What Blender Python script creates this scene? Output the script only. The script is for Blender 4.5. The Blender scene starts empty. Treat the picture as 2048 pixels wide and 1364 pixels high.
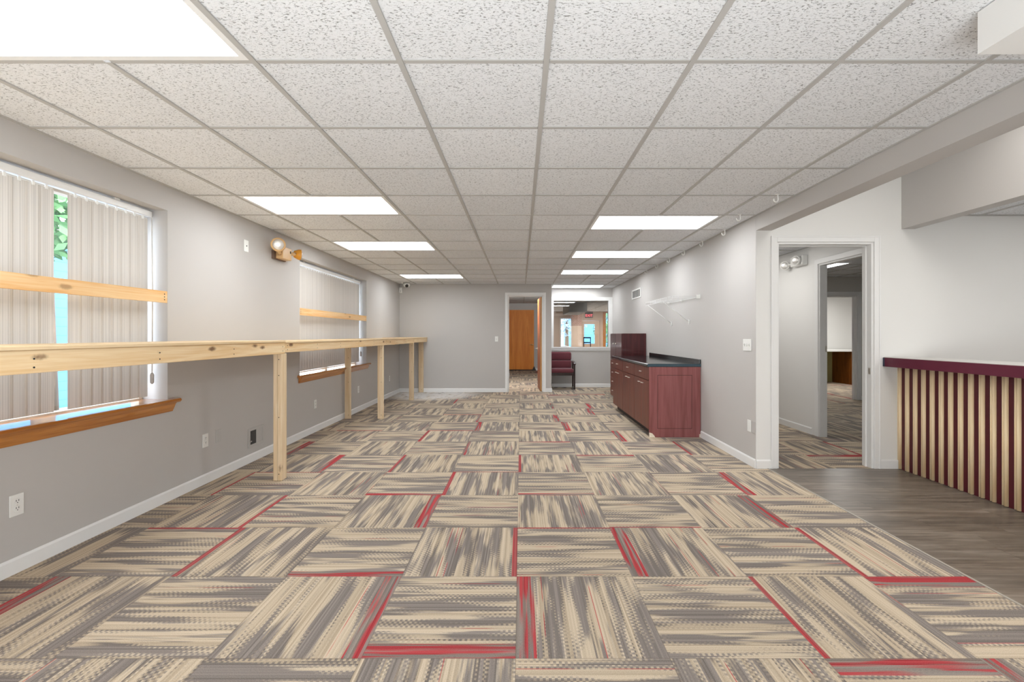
import bpy, math, random
from mathutils import Vector, Matrix
random.seed(11)
S = bpy.context.scene
COL = S.collection
R = math.radians
H = 2.416                       # ceiling height
XL, XR = -2.71, 2.25            # side walls of the main room
YF, YN, YE, YB = 10.17, 11.15, 4.35, -1.3   # far wall, nook wall, entry wall, rear wall

# ------------------------------------------------------------------ node helper
class NT:
    def __init__(s, name):
        s.m = bpy.data.materials.new(name); s.m.use_nodes = True
        s.t = s.m.node_tree; s.t.nodes.clear()
        s.out = s.n('ShaderNodeOutputMaterial')
    def n(s, kind, **kw):
        x = s.t.nodes.new(kind)
        for k, v in kw.items(): setattr(x, k, v)
        return x
    def put(s, sock, v):
        if v is None: return
        if isinstance(v, bpy.types.NodeSocket): s.t.links.new(v, sock)
        else:
            if isinstance(v, (tuple, list)) and len(v) == 3 and sock.type == 'RGBA': v = (*v, 1)
            sock.default_value = v
    def math(s, op, a, b=None, c=None, clamp=False):
        x = s.n('ShaderNodeMath', operation=op, use_clamp=clamp)
        for i, v in enumerate((a, b, c)): s.put(x.inputs[i], v)
        return x.outputs[0]
    def add(s, a, b): return s.math('ADD', a, b)
    def mul(s, a, b): return s.math('MULTIPLY', a, b)
    def sub(s, a, b): return s.math('SUBTRACT', a, b)
    def step(s, v, lo, hi):
        x = s.n('ShaderNodeMapRange', interpolation_type='SMOOTHSTEP')
        s.put(x.inputs[0], v); s.put(x.inputs[1], lo); s.put(x.inputs[2], hi)
        return x.outputs[0]
    def obj(s): return s.n('ShaderNodeTexCoord').outputs['Object']
    def pos(s): return s.n('ShaderNodeNewGeometry').outputs['Position']
    def sep(s, v):
        x = s.n('ShaderNodeSeparateXYZ'); s.put(x.inputs[0], v); return x.outputs
    def comb(s, a=0.0, b=0.0, c=0.0):
        x = s.n('ShaderNodeCombineXYZ')
        for i, v in enumerate((a, b, c)): s.put(x.inputs[i], v)
        return x.outputs[0]
    def scale(s, v, k):
        x = s.n('ShaderNodeMapping'); s.put(x.inputs['Vector'], v); x.inputs['Scale'].default_value = k
        return x.outputs[0]
    def noise(s, v, scale=5.0, detail=2.0, rough=0.5, dist=0.0, dims='3D'):
        x = s.n('ShaderNodeTexNoise', noise_dimensions=dims); s.put(x.inputs['Vector'], v)
        s.put(x.inputs['Scale'], scale); s.put(x.inputs['Detail'], detail)
        s.put(x.inputs['Roughness'], rough); s.put(x.inputs['Distortion'], dist)
        return x.outputs['Fac']
    def white(s, v, dims='3D'):
        x = s.n('ShaderNodeTexWhiteNoise', noise_dimensions=dims); s.put(x.inputs['Vector'], v)
        return x.outputs['Value']
    def voro(s, v, scale, feature='F1'):
        x = s.n('ShaderNodeTexVoronoi', feature=feature); s.put(x.inputs['Vector'], v); s.put(x.inputs['Scale'], scale)
        return x.outputs['Distance']
    def mix(s, f, a, b):
        x = s.n('ShaderNodeMix', data_type='RGBA'); s.put(x.inputs[0], f); s.put(x.inputs[6], a); s.put(x.inputs[7], b)
        return x.outputs[2]
    def ramp(s, f, stops):
        x = s.n('ShaderNodeValToRGB'); s.put(x.inputs[0], f); e = x.color_ramp.elements
        while len(e) < len(stops): e.new(0.5)
        for i, (p, c) in enumerate(stops):
            e[i].position = p; e[i].color = (*c, 1)
        return x.outputs[0]
    def bump(s, h, strength=0.2, dist=0.01):
        x = s.n('ShaderNodeBump'); s.put(x.inputs['Height'], h)
        x.inputs['Strength'].default_value = strength; x.inputs['Distance'].default_value = dist
        return x.outputs[0]
    def bsdf(s, color, rough=0.5, metal=0.0, normal=None, spec=None, coat=None, **kw):
        x = s.n('ShaderNodeBsdfPrincipled')
        s.put(x.inputs['Base Color'], color); s.put(x.inputs['Roughness'], rough); s.put(x.inputs['Metallic'], metal)
        if normal is not None: s.put(x.inputs['Normal'], normal)
        if spec is not None: s.put(x.inputs['Specular IOR Level'], spec)
        if coat is not None: s.put(x.inputs['Coat Weight'], coat)
        for k, v in kw.items(): s.put(x.inputs[k], v)
        s.t.links.new(x.outputs[0], s.out.inputs[0])
        return x

def srgb(r, g, b):
    f = lambda c: (c/255/12.92) if c/255 <= 0.04045 else ((c/255+0.055)/1.055)**2.4
    return (f(r), f(g), f(b))

def plain(name, col, rough=0.5, metal=0.0, var=0.04, sc=12, bump=0.0, spec=None, coat=None):
    t = NT(name); o = t.obj(); nz = t.noise(o, sc, 3)
    c = t.mix(nz, tuple(x*(1-var) for x in col), tuple(min(1, x*(1+var)) for x in col))
    nm = t.bump(t.noise(o, 300, 2), bump, 0.002) if bump else None
    t.bsdf(c, rough, metal, nm, spec, coat); return t.m

def paint(name, col, rough=0.6):
    t = NT(name); p = t.pos(); nz = t.noise(p, 1.3, 2)
    c = t.mix(nz, tuple(x*0.97 for x in col), tuple(min(1, x*1.03) for x in col))
    t.bsdf(c, rough, 0, None, 0.3); return t.m

def wood(name, axis, light, dark, knots=0.0, rough=0.55, grain=1.0, kcol=(0.16, 0.07, 0.03), coat=None, seed=0.0):
    t = NT(name); o = t.obj()
    if seed:
        mp = t.n('ShaderNodeMapping'); t.put(mp.inputs['Vector'], o); mp.inputs['Location'].default_value = (seed, seed*1.7, seed*0.6); o = mp.outputs[0]
    k = [14*grain]*3; k['xyz'.index(axis)] = 0.9*grain
    g = t.noise(t.scale(o, tuple(k)), 1.0, 4, 0.6, 1.2)
    k2 = [90]*3; k2['xyz'.index(axis)] = 3.0
    f = t.noise(t.scale(o, tuple(k2)), 1.0, 2, 0.5)
    v = t.add(t.mul(g, 0.75), t.mul(f, 0.25))
    c = t.mix(t.step(v, 0.32, 0.68), light, dark)
    if knots:
        kk = [6.5]*3; kk['xyz'.index(axis)] = 2.6
        d = t.add(t.voro(t.scale(o, tuple(kk)), 1.0), t.mul(t.sub(t.noise(o, 60, 2), 0.5), 0.06))
        c = t.mix(t.mul(t.step(d, 0.14, 0.05), knots), c, kcol)
    t.bsdf(c, rough, 0, t.bump(v, 0.06, 0.002), 0.35, coat); return t.m

M = {}
M['wall'] = paint('grey_wall_paint', (0.53, 0.51, 0.49))
M['white_wall'] = paint('white_wall_paint', (0.80, 0.795, 0.775))
M['office_wall'] = paint('office_wall_paint', (0.42, 0.41, 0.39))
M['tan_wall'] = paint('tan_wall_paint', (0.60, 0.46, 0.36))
M['brown_wall'] = paint('brown_wall_paint', (0.34, 0.28, 0.23))
M['olive_wall'] = paint('olive_wall_paint', (0.62, 0.60, 0.56))
M['trim'] = plain('white_trim_paint', (0.82, 0.82, 0.81), 0.35, var=0.015)
M['plastic'] = plain('white_plastic', (0.82, 0.82, 0.79), 0.35, var=0.01)
M['grey_plate'] = plain('painted_plate', (0.50, 0.485, 0.465), 0.5, var=0.02)
M['slot'] = plain('dark_slot', (0.02, 0.02, 0.02), 0.7)
M['grid'] = plain('ceiling_grid_shaded', (0.47, 0.46, 0.44), 0.5, var=0.02)  # grey holds the shade of the unlit bars in its colour
M['metal'] = plain('brushed_nickel', (0.75, 0.72, 0.66), 0.28, 1.0)
M['brass'] = plain('brass', (0.83, 0.66, 0.36), 0.3, 1.0)
M['black_metal'] = plain('dark_metal', (0.03, 0.03, 0.03), 0.45, 0.5)
M['white_wire'] = plain('white_coated_wire', (0.85, 0.85, 0.84), 0.35, var=0.01)
pineL, pineD = srgb(238, 214, 174), srgb(222, 184, 132)
M['pine_y'] = wood('pine_lumber_lengthwise', 'y', pineL, pineD, 0.85)
M['pine_z'] = wood('pine_post_upright', 'z', srgb(232, 212, 182), srgb(214, 186, 146), 0.8, seed=3.1)
M['brace_y'] = wood('pine_board_orange', 'y', srgb(240, 208, 160), srgb(226, 170, 104), 0.5, seed=7.7)
M['ply'] = wood('plywood', 'y', srgb(232, 208, 170), srgb(214, 184, 140), 0.15, grain=0.6)
M['oak'] = wood('oak_sill', 'y', srgb(198, 132, 62), srgb(166, 98, 38), 0, 0.30, 1.6, coat=1.0)
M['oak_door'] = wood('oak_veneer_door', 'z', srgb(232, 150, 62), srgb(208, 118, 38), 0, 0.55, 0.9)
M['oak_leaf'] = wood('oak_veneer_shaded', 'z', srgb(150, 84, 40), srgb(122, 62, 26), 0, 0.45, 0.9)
M['oak_edge'] = wood('oak_door_edge', 'z', srgb(214, 164, 100), srgb(196, 140, 76), 0, 0.4)
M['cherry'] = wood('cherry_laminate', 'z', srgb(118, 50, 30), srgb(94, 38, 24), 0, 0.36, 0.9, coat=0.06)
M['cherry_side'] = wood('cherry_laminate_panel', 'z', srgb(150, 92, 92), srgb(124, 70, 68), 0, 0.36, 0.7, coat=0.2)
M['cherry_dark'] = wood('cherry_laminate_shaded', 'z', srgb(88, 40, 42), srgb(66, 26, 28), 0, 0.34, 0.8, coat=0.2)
M['groove'] = plain('dark_groove', (0.05, 0.012, 0.01), 0.6)
M['toe'] = plain('toe_kick_dark', (0.02, 0.012, 0.01), 0.6)
M['particle'] = plain('bare_particle_board', (0.78, 0.70, 0.58), 0.8, var=0.15, sc=80)
M['slat'] = wood('clear_pine_moulding', 'z', srgb(250, 228, 190), srgb(238, 206, 158), 0.0, 0.4, seed=1.3)
M['burgundy'] = plain('burgundy_laminate', srgb(98, 28, 52), 0.4, var=0.05)
M['burgundy_dark'] = plain('burgundy_panel', srgb(82, 20, 32), 0.42, var=0.06)
M['grey_lam'] = plain('pale_laminate', (0.62, 0.60, 0.57), 0.3)
M['dark_wood'] = wood('dark_walnut', 'z', srgb(52, 26, 20), srgb(32, 14, 12), 0, 0.3, coat=0.3)
M['beige_plastic'] = plain('beige_plastic', srgb(214, 176, 126), 0.4, var=0.03)
M['amber_plastic'] = plain('amber_plastic', srgb(222, 154, 48), 0.35, var=0.05)
M['brown_desk'] = wood('brown_desk_wood', 'z', srgb(134, 78, 26), srgb(96, 50, 14), 0, 0.4)

def fabric(name, a, b):
    t = NT(name); o = t.obj()
    w = t.noise(o, 160, 3); big = t.noise(o, 9, 2)
    c = t.mix(t.add(t.mul(w, 0.7), t.mul(big, 0.3)), a, b)
    t.bsdf(c, 0.9, 0, t.bump(w, 0.3, 0.003), 0.15, **{'Sheen Weight': 0.3}); return t.m
M['maroon'] = fabric('maroon_fabric', srgb(92, 44, 52), srgb(122, 68, 74))

def black_counter():
    t = NT('black_glossy_laminate'); o = t.obj()
    s = t.step(t.noise(o, 160, 3), 0.58, 0.72)
    c = t.mix(s, (0.012, 0.013, 0.014), (0.07, 0.08, 0.085))
    t.bsdf(c, 0.12, 0, None, 0.6); return t.m
M['counter'] = black_counter()

def emit(name, col, strength):
    t = NT(name); e = t.n('ShaderNodeEmission'); t.put(e.inputs[0], col); e.inputs[1].default_value = strength
    t.t.links.new(e.outputs[0], t.out.inputs[0]); return t.m
M['diffuser'] = emit('lit_prismatic_diffuser', (0.945, 0.975, 1.0), 10.0)
M['exit_red'] = emit('lit_red_letters', (1.0, 0.10, 0.12), 2.0)

def glass(name, refl, tint=(0.95, 0.97, 0.97)):
    t = NT(name); a = t.n('ShaderNodeBsdfTransparent'); a.inputs[0].default_value = (*tint, 1)
    b = t.n('ShaderNodeBsdfGlossy'); b.inputs['Roughness'].default_value = 0.0
    fz = t.n('ShaderNodeFresnel'); fz.inputs[0].default_value = 1.5
    f = t.math('ADD', fz.outputs[0], refl, clamp=True)
    x = t.n('ShaderNodeMixShader'); t.put(x.inputs[0], f)
    t.t.links.new(a.outputs[0], x.inputs[1]); t.t.links.new(b.outputs[0], x.inputs[2])
    t.t.links.new(x.outputs[0], t.out.inputs[0]); return t.m
M['glass'] = glass('window_glass', 0.02)
M['office_glass'] = glass('reflective_office_glass', 0.10, (0.92, 0.94, 0.94))

def lens():
    t = NT('clear_lamp_lens'); o = t.obj()
    t.bsdf((0.86, 0.85, 0.82), 0.08, 0.55, t.bump(t.voro(o, 160), 0.4, 0.004), 0.8); return t.m
M['lens'] = lens()

def blind_fabric():
    t = NT('striped_vane_fabric'); x, y, z = t.sep(t.pos())
    nz = t.noise(t.comb(0.0, t.mul(y, 330.0), t.mul(z, 0.25)), 1.0, 2, 0.7)
    nz2 = t.noise(t.comb(0.0, t.mul(y, 120.0), t.mul(z, 0.1)), 1.0, 1, 0.5)
    s = t.step(t.add(t.mul(nz, 0.6), t.mul(nz2, 0.4)), 0.36, 0.64)
    c = t.mix(s, srgb(200, 195, 188), srgb(228, 223, 216))
    d = t.n('ShaderNodeBsdfDiffuse'); t.put(d.inputs[0], c)
    tr = t.n('ShaderNodeBsdfTranslucent'); t.put(tr.inputs[0], c)
    mx = t.n('ShaderNodeMixShader'); mx.inputs[0].default_value = 0.05
    t.t.links.new(d.outputs[0], mx.inputs[1]); t.t.links.new(tr.outputs[0], mx.inputs[2])
    t.t.links.new(mx.outputs[0], t.out.inputs[0]); return t.m
M['vane'] = blind_fabric()

def ceiling_tile():
    t = NT('fissured_ceiling_tile'); p = t.pos()
    a = t.noise(t.scale(p, (30, 44, 40)), 1.0, 3, 0.65, 0.8)
    b = t.noise(t.scale(p, (75, 150, 100)), 1.0, 3, 0.65, 0.6)
    pit = t.mul(t.step(b, 0.46, 0.36), t.step(a, 0.36, 0.56))
    tx, ty, tz = t.sep(p)
    tid = t.white(t.comb(t.math('FLOOR', t.math('DIVIDE', t.sub(tx, 0.1074), 0.6096)), t.math('FLOOR', t.math('DIVIDE', t.sub(ty, 1.897), 0.606)), 0.0))
    base = t.mix(tid, (0.79, 0.805, 0.82), (0.85, 0.865, 0.88))
    c = t.mix(t.math('MULTIPLY', pit, 0.75), base, (0.16, 0.155, 0.15))
    h = t.sub(t.mul(b, 0.6), t.mul(pit, 1.0))
    t.bsdf(c, 0.95, 0, t.bump(h, 0.5, 0.008), 0.1); return t.m
M['tile'] = ceiling_tile()

def carpet():
    t = NT('carpet_tile')
    uv = t.n('ShaderNodeUVMap', uv_map='UVMap').outputs[0]
    u, v, _ = t.sep(uv)
    at = t.n('ShaderNodeAttribute', attribute_name='edge', attribute_type='GEOMETRY')
    wl, wr, seed = t.sep(at.outputs['Color'])[:3]
    NY = 84.0
    vq = t.math('DIVIDE', t.math('FLOOR', t.mul(v, NY)), NY)
    s1 = t.mul(seed, 61.0)
    # broad streaks with tapering tips, stepped yarn by yarn
    n1 = t.noise(t.comb(t.add(t.mul(u, 1.15), s1), t.add(t.mul(vq, 10.5), t.mul(seed, 37.0)), s1), 1.0, 1.5, 0.5)
    jit = t.white(t.comb(vq, seed, 0.3))
    n2 = t.noise(t.comb(t.add(t.mul(u, 2.6), t.mul(jit, 5.0)), t.mul(vq, 62.0), t.add(s1, 4.0)), 1.0, 1.0, 0.5)
    row = t.math('FLOOR', t.mul(v, NY/2))
    dash = t.math('SINE', t.add(t.mul(u, 2*math.pi*27), t.mul(row, math.pi)))
    dash = t.math('SIGN', dash)
    dots = t.step(t.noise(t.comb(t.mul(u, 1.5), t.mul(v, 7.0), t.add(s1, 9.0)), 1.0, 1, 0.5), 0.40, 0.55)
    val = t.add(t.add(t.mul(n1, 0.74), t.mul(n2, 0.26)), t.mul(t.mul(dash, dots), 0.030))
    f = t.step(val, 0.450, 0.545)
    fleck = t.step(t.add(t.mul(t.noise(t.pos(), 330, 2, 0.7), 0.75), t.mul(t.white(t.comb(vq, seed, 5.5)), 0.25)), 0.25, 0.75)
    grey = t.mix(fleck, srgb(106, 98, 93), srgb(150, 141, 134))
    beige = t.mix(fleck, srgb(164, 147, 125), srgb(212, 196, 173))
    c = t.mix(f, grey, beige)
    # thin red yarns
    pick = t.math('GREATER_THAN', t.white(t.comb(vq, t.add(seed, 3.7), 1.1)), 0.972)
    run = t.step(t.noise(t.comb(t.add(t.mul(u, 2.2), t.mul(jit, 9.0)), vq, s1), 1.0, 0, 0.5), 0.46, 0.56)
    inyarn = t.math('LESS_THAN', t.math('FRACT', t.mul(v, NY)), 0.55)
    red_line = t.mul(t.mul(pick, run), inyarn)
    # red bands along tile edges
    fade = t.step(t.noise(t.comb(t.add(t.mul(u, 1.4), t.mul(seed, 23.0)), t.mul(vq, 26.0), s1), 1.0, 1, 0.5), 0.42, 0.58)
    lo = t.math('LESS_THAN', v, wl)
    hi = t.math('GREATER_THAN', v, t.sub(1.0, wr))
    band = t.math('MAXIMUM', lo, hi)
    thin = t.math('LESS_THAN', t.math('MAXIMUM', wl, wr), 0.06)
    redb = t.mul(band, t.math('MAXIMUM', fade, t.mul(thin, 0.78)))
    c = t.mix(t.mul(band, 0.9), c, grey)
    c = t.mix(t.mul(t.math('MAXIMUM', redb, t.mul(red_line, 0.85)), 0.92), c, t.mix(fleck, srgb(150, 40, 48), srgb(192, 72, 76)))
    # tile seam
    du = t.math('MINIMUM', u, t.sub(1.0, u)); dv = t.math('MINIMUM', v, t.sub(1.0, v))
    seam = t.step(t.math('MINIMUM', du, dv), 0.006, 0.001)
    c = t.mix(t.mul(seam, 0.35), c, srgb(90, 78, 70))
    # drywall dust in the far corner
    px, py, pz = t.sep(t.pos())
    dx = t.math('DIVIDE', t.add(px, 1.95), 1.25); dy = t.math('DIVIDE', t.sub(py, 9.75), 1.0)
    rr = t.math('SQRT', t.add(t.mul(dx, dx), t.mul(dy, dy)))
    dn = t.noise(t.pos(), 7, 4, 0.6)
    dust = t.mul(t.step(rr, 1.05, 0.45), t.step(dn, 0.30, 0.50))
    c = t.mix(t.mul(dust, 0.9), c, srgb(222, 219, 216))
    t.bsdf(c, 0.95, 0, None, 0.1)
    return t.m
M['carpet'] = carpet()

def vinyl():
    t = NT('dark_vinyl_plank'); p = t.pos(); x, y, z = t.sep(p)
    ry = t.math('FLOOR', t.math('DIVIDE', y, 0.152))
    off = t.mul(t.white(t.comb(ry, 0.0, 0.0)), 1.2)
    rx = t.math('FLOOR', t.math('DIVIDE', t.add(x, off), 1.22))
    rnd = t.white(t.comb(rx, ry, 2.0))
    g = t.noise(t.comb(t.add(t.mul(x, 1.7), t.mul(rnd, 40.0)), t.mul(y, 26.0), rnd), 1.0, 4, 0.65, 0.6)
    blot = t.noise(t.comb(t.mul(x, 2.0), t.mul(y, 5.0), 3.0), 1.0, 3, 0.6)
    c = t.ramp(t.add(t.mul(g, 0.65), t.mul(blot, 0.35)), [(0.30, srgb(62, 54, 48)), (0.50, srgb(118, 106, 95)), (0.70, srgb(164, 152, 140))])
    c = t.mix(t.mul(rnd, 0.30), c, srgb(76, 74, 72))
    fy = t.math('FRACT', t.math('DIVIDE', y, 0.152)); fx = t.math('FRACT', t.math('DIVIDE', t.add(x, off), 1.22))
    seam = t.math('MAXIMUM', t.math('LESS_THAN', fy, 0.016), t.math('LESS_THAN', fx, 0.0022))
    c = t.mix(t.mul(seam, 0.5), c, (0.03, 0.025, 0.02))
    t.bsdf(c, t.math('ADD', t.mul(g, 0.15), 0.27), 0, t.bump(g, 0.05, 0.002), 0.45); return t.m
M['vinyl'] = vinyl()

def foliage(name, a, b):
    t = NT(name); nz = t.noise(t.pos(), 6, 3)
    c = t.mix(nz, a, b); t.bsdf(c, 0.6); return t.m
M['leaf'] = foliage('green_foliage', srgb(20, 74, 44), srgb(96, 146, 84)); M['leaf_pale'] = foliage('pale_foliage', srgb(70, 100, 120), srgb(150, 176, 196))
M['bark'] = wood('tree_bark', 'z', (0.16, 0.11, 0.07), (0.07, 0.05, 0.03), 0, 0.9)
def brick():
    t = NT('red_brick'); x, y, z = t.sep(t.pos())
    b = t.n('ShaderNodeTexBrick'); t.put(b.inputs['Vector'], t.comb(t.add(x, y), z, 0.0)); t.put(b.inputs['Color1'], (0.42, 0.22, 0.16)); t.put(b.inputs['Color2'], (0.34, 0.17, 0.13)); t.put(b.inputs['Mortar'], (0.5, 0.45, 0.4)); t.put(b.inputs['Scale'], 4.5)
    t.bsdf(b.outputs[0], 0.8); return t.m
M['brick'] = brick()
def siding():
    t = NT('pale_blue_siding'); x, y, z = t.sep(t.pos())
    g = t.step(t.math('FRACT', t.math('DIVIDE', z, 0.18)), 0.0, 0.12)
    t.bsdf(t.mix(g, srgb(44, 90, 126), srgb(66, 120, 160)), 0.6); return t.m
M['siding'] = siding()
M['asphalt'] = plain('asphalt', (0.30, 0.31, 0.32), 0.9, var=0.15, sc=40)

# ------------------------------------------------------------------ mesh helper
class MB:
    def __init__(s): s.v = []; s.f = []; s.smooth = []
    def box(s, x0, x1, y0, y1, z0, z1):
        b = len(s.v)
        s.v += [(x0,y0,z0),(x1,y0,z0),(x1,y1,z0),(x0,y1,z0),(x0,y0,z1),(x1,y0,z1),(x1,y1,z1),(x0,y1,z1)]
        for q in ((0,3,2,1),(4,5,6,7),(0,1,5,4),(1,2,6,5),(2,3,7,6),(3,0,4,7)):
            s.f.append(tuple(b+i for i in q)); s.smooth.append(False)
        return s
    def quad(s, *p):
        b = len(s.v); s.v += list(p); s.f.append(tuple(range(b, b+len(p)))); s.smooth.append(False); return s
    def prism(s, prof, axis, a0, a1, smooth=False):
        # prof: list of 2D points (counter-clockwise) in the plane of the two other axes; extruded along axis
        b = len(s.v); n = len(prof)
        def mk(p, a):
            if axis == 'x': return (a, p[0], p[1])
            if axis == 'y': return (p[0], a, p[1])
            return (p[0], p[1], a)
        s.v += [mk(p, a0) for p in prof] + [mk(p, a1) for p in prof]
        for i in range(n):
            j = (i+1) % n
            s.f.append((b+i, b+j, b+n+j, b+n+i)); s.smooth.append(smooth)
        s.f.append(tuple(b+i for i in reversed(range(n)))); s.smooth.append(False)
        s.f.append(tuple(b+n+i for i in range(n))); s.smooth.append(False)
        return s
    def lathe(s, prof, o, d, seg=24, smooth=True):
        # prof: (radius, distance along d) pairs
        d = Vector(d).normalized(); o = Vector(o)
        a = d.orthogonal().normalized(); c = d.cross(a)
        b = len(s.v); n = len(prof)
        for r, h in prof:
            for k in range(seg):
                w = 2*math.pi*k/seg
                s.v.append(tuple(o + d*h + (a*math.cos(w) + c*math.sin(w))*r))
        for i in range(n-1):
            for k in range(seg):
                k2 = (k+1) % seg
                s.f.append((b+i*seg+k, b+i*seg+k2, b+(i+1)*seg+k2, b+(i+1)*seg+k)); s.smooth.append(smooth)
        s.f.append(tuple(b+k for k in reversed(range(seg)))); s.smooth.append(False)
        s.f.append(tuple(b+(n-1)*seg+k for k in range(seg))); s.smooth.append(False)
        return s
    def tube(s, pts, r, seg=8):
        pts = [Vector(p) for p in pts]; b = len(s.v); n = len(pts)
        t0 = (pts[1]-pts[0]).normalized(); a = t0.orthogonal().normalized()
        for i, p in enumerate(pts):
            t = (pts[min(i+1, n-1)] - pts[max(i-1, 0)]).normalized()
            a = (a - t*a.dot(t)).normalized(); c = t.cross(a)
            for k in range(seg):
                w = 2*math.pi*k/seg; s.v.append(tuple(p + (a*math.cos(w)+c*math.sin(w))*r))
        for i in range(n-1):
            for k in range(seg):
                k2 = (k+1) % seg
                s.f.append((b+i*seg+k, b+i*seg+k2, b+(i+1)*seg+k2, b+(i+1)*seg+k)); s.smooth.append(True)
        s.f.append(tuple(b+k for k in reversed(range(seg)))); s.smooth.append(False)
        s.f.append(tuple(b+(n-1)*seg+k for k in range(seg))); s.smooth.append(False)
        return s
    def cushion(s, x0, x1, y0, y1, z0, z1, r):
        # a padded block with rounded edges
        import bmesh
        bm = bmesh.new(); bmesh.ops.create_cube(bm, size=1.0)
        for v in bm.verts:
            v.co = Vector(((x0+x1)/2 + v.co.x*(x1-x0), (y0+y1)/2 + v.co.y*(y1-y0), (z0+z1)/2 + v.co.z*(z1-z0)))
        bmesh.ops.bevel(bm, geom=bm.edges[:], offset=r, segments=4, profile=0.5, affect='EDGES')
        b = len(s.v); bm.verts.ensure_lookup_table(); bm.verts.index_update()
        s.v += [tuple(v.co) for v in bm.verts]
        for f in bm.faces: s.f.append(tuple(b+v.index for v in f.verts)); s.smooth.append(True)
        bm.free(); return s

def wloc(o):
    v = Vector((0, 0, 0))
    while o is not None: v += o.location; o = o.parent
    return v
def obj(name, mb, mat, parent=None, bevel=0.0, seg=2, at=None):
    """one mesh object; mb is in world coordinates, stored relative to its parent (or to at)"""
    off = wloc(parent) if parent is not None else Vector(at or (0, 0, 0))
    me = bpy.data.meshes.new(name)
    me.from_pydata([tuple(Vector(p) - off) for p in mb.v], [], mb.f)
    me.polygons.foreach_set('use_smooth', mb.smooth)
    import bmesh
    bm = bmesh.new(); bm.from_mesh(me); bmesh.ops.recalc_face_normals(bm, faces=bm.faces); bm.to_mesh(me); bm.free()
    me.update()
    o = bpy.data.objects.new(name, me); COL.objects.link(o)
    if mat: me.materials.append(M[mat] if isinstance(mat, str) else mat)
    if parent is not None: o.parent = parent
    elif at: o.location = at
    if bevel:
        b = o.modifiers.new('edge', 'BEVEL'); b.width = bevel; b.segments = seg; b.limit_method = 'ANGLE'; b.angle_limit = R(40)
    return o
def tag(o, label, cat, group=None):
    o['label'] = label; o['category'] = cat
    if group: o['group'] = group
    return o
def thing(name, label, cat, loc, group=None):
    o = bpy.data.objects.new(name, None); o.empty_display_size = 0.1; COL.objects.link(o); o.location = loc
    return tag(o, label, cat, group)
def struct(name, mb, mat, parent=None, bevel=0.0):
    o = obj(name, mb, mat, parent, bevel); 
    if parent is None: o['kind'] = 'structure'
    return o
def sroot(name, loc):
    o = bpy.data.objects.new(name, None); o.empty_display_size = 0.1; COL.objects.link(o); o.location = loc; o['kind'] = 'structure'; return o
def dup(src, loc, label=None, group=None):
    c = src.copy(); COL.objects.link(c); c.location = loc
    if label: c['label'] = label
    if group: c['group'] = group
    for ch in list(src.children):
        k = ch.copy(); COL.objects.link(k); k.parent = c
        for g in list(ch.children):
            q = g.copy(); COL.objects.link(q); q.parent = k
    return c

# ------------------------------------------------------------------ floor
TX, TY, TS = -0.0201, 2.4035, 0.6096
LOW, HIGH = 0, 1
def E_(w): return w/TS
edges = {}
def red(i, j, side, w):
    a = edges.setdefault((i, j), [0.0, 0.0]); a[side] = E_(w)
for i, j, s_, w in [(0,-1,0,.085),(-1,-1,0,.085),(-2,-1,1,.08),(-2,0,0,.05),(-1,0,1,.028),(0,0,1,.014),(1,0,0,.09),(1,1,0,.012),
        (0,2,0,.045),(-1,2,0,.03),(-2,2,0,.045),(-2,1,1,.08),(-1,3,0,.014),(0,3,0,.025),(1,3,1,.045),(-2,3,0,.028),(-4,3,1,.08),
        (-4,-1,0,.085),(-4,1,1,.028),(-3,0,0,.03),(-4,0,1,.022),(-5,2,1,.02),(-4,2,1,.012),(3,2,0,.08),(2,1,1,.085),(3,0,0,.03),
        (3,-1,1,.085),(2,-1,0,.025),(2,-2,1,.09),(3,-2,0,.08),(2,5,0,.085),(0,4,1,.04),(-1,4,0,.04),(-5,4,1,.08),(-2,5,0,.035),
        (-2,6,0,.03),(-1,6,0,.085),(-2,7,1,.04),(-2,8,0,.03),(-4,6,0,.03),(0,7,1,.085),(1,6,0,.085),(1,8,1,.085),(0,9,1,.05),
        (2,9,0,.08),(1,11,1,.09),(2,12,0,.085),(3,4,0,.03),(4,4,1,.03)]:
    red(i, j, s_, w)

def build_carpet(rects):
    vs, fs, uvs, cols = [], [], [], []
    rnd = random.Random(5)
    for i in range(-6, 18):
        for j in range(-8, 34):
            seed = rnd.random(); fl = rnd.random() < 0.5; flv = False
            x0, y0 = TX+TS*i, TY+TS*j
            e = edges.get((i, j))
            if e is None:
                e = [0.0, 0.0]
                if (j > 9 or i > 3) and rnd.random() < 0.22: e[rnd.randint(0, 1)] = rnd.choice([0.04, 0.13])
            for (a0, a1, b0, b1) in rects:
                cx0, cx1, cy0, cy1 = max(x0, a0), min(x0+TS, a1), max(y0, b0), min(y0+TS, b1)
                if cx1-cx0 < 1e-4 or cy1-cy0 < 1e-4: continue
                b = len(vs)
                P = [(cx0,cy0),(cx1,cy0),(cx1,cy1),(cx0,cy1)]
                vs += [(p[0], p[1], 0.0) for p in P]; fs.append((b, b+1, b+2, b+3))
                for p in P:
                    fx, fy = (p[0]-x0)/TS, (p[1]-y0)/TS
                    u, v = (fy, fx) if (i+j) % 2 else (fx, fy)
                    if fl: u = 1-u
                    uvs.append((u, v))
                cols.append((e[0], e[1], seed, 1.0))
    me = bpy.data.meshes.new('floor'); me.from_pydata(vs, [], fs)
    uvl = me.uv_layers.new(name='UVMap')
    for k, c in enumerate(uvs): uvl.data[k].uv = c
    at = me.attributes.new('edge', 'FLOAT_COLOR', 'FACE')
    for k, c in enumerate(cols): at.data[k].color = c
    me.materials.append(M['carpet']); me.update()
    o = bpy.data.objects.new('floor', me); COL.objects.link(o); o['kind'] = 'structure'
    return o
XV = 2.36   # seam between carpet and vinyl
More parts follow.
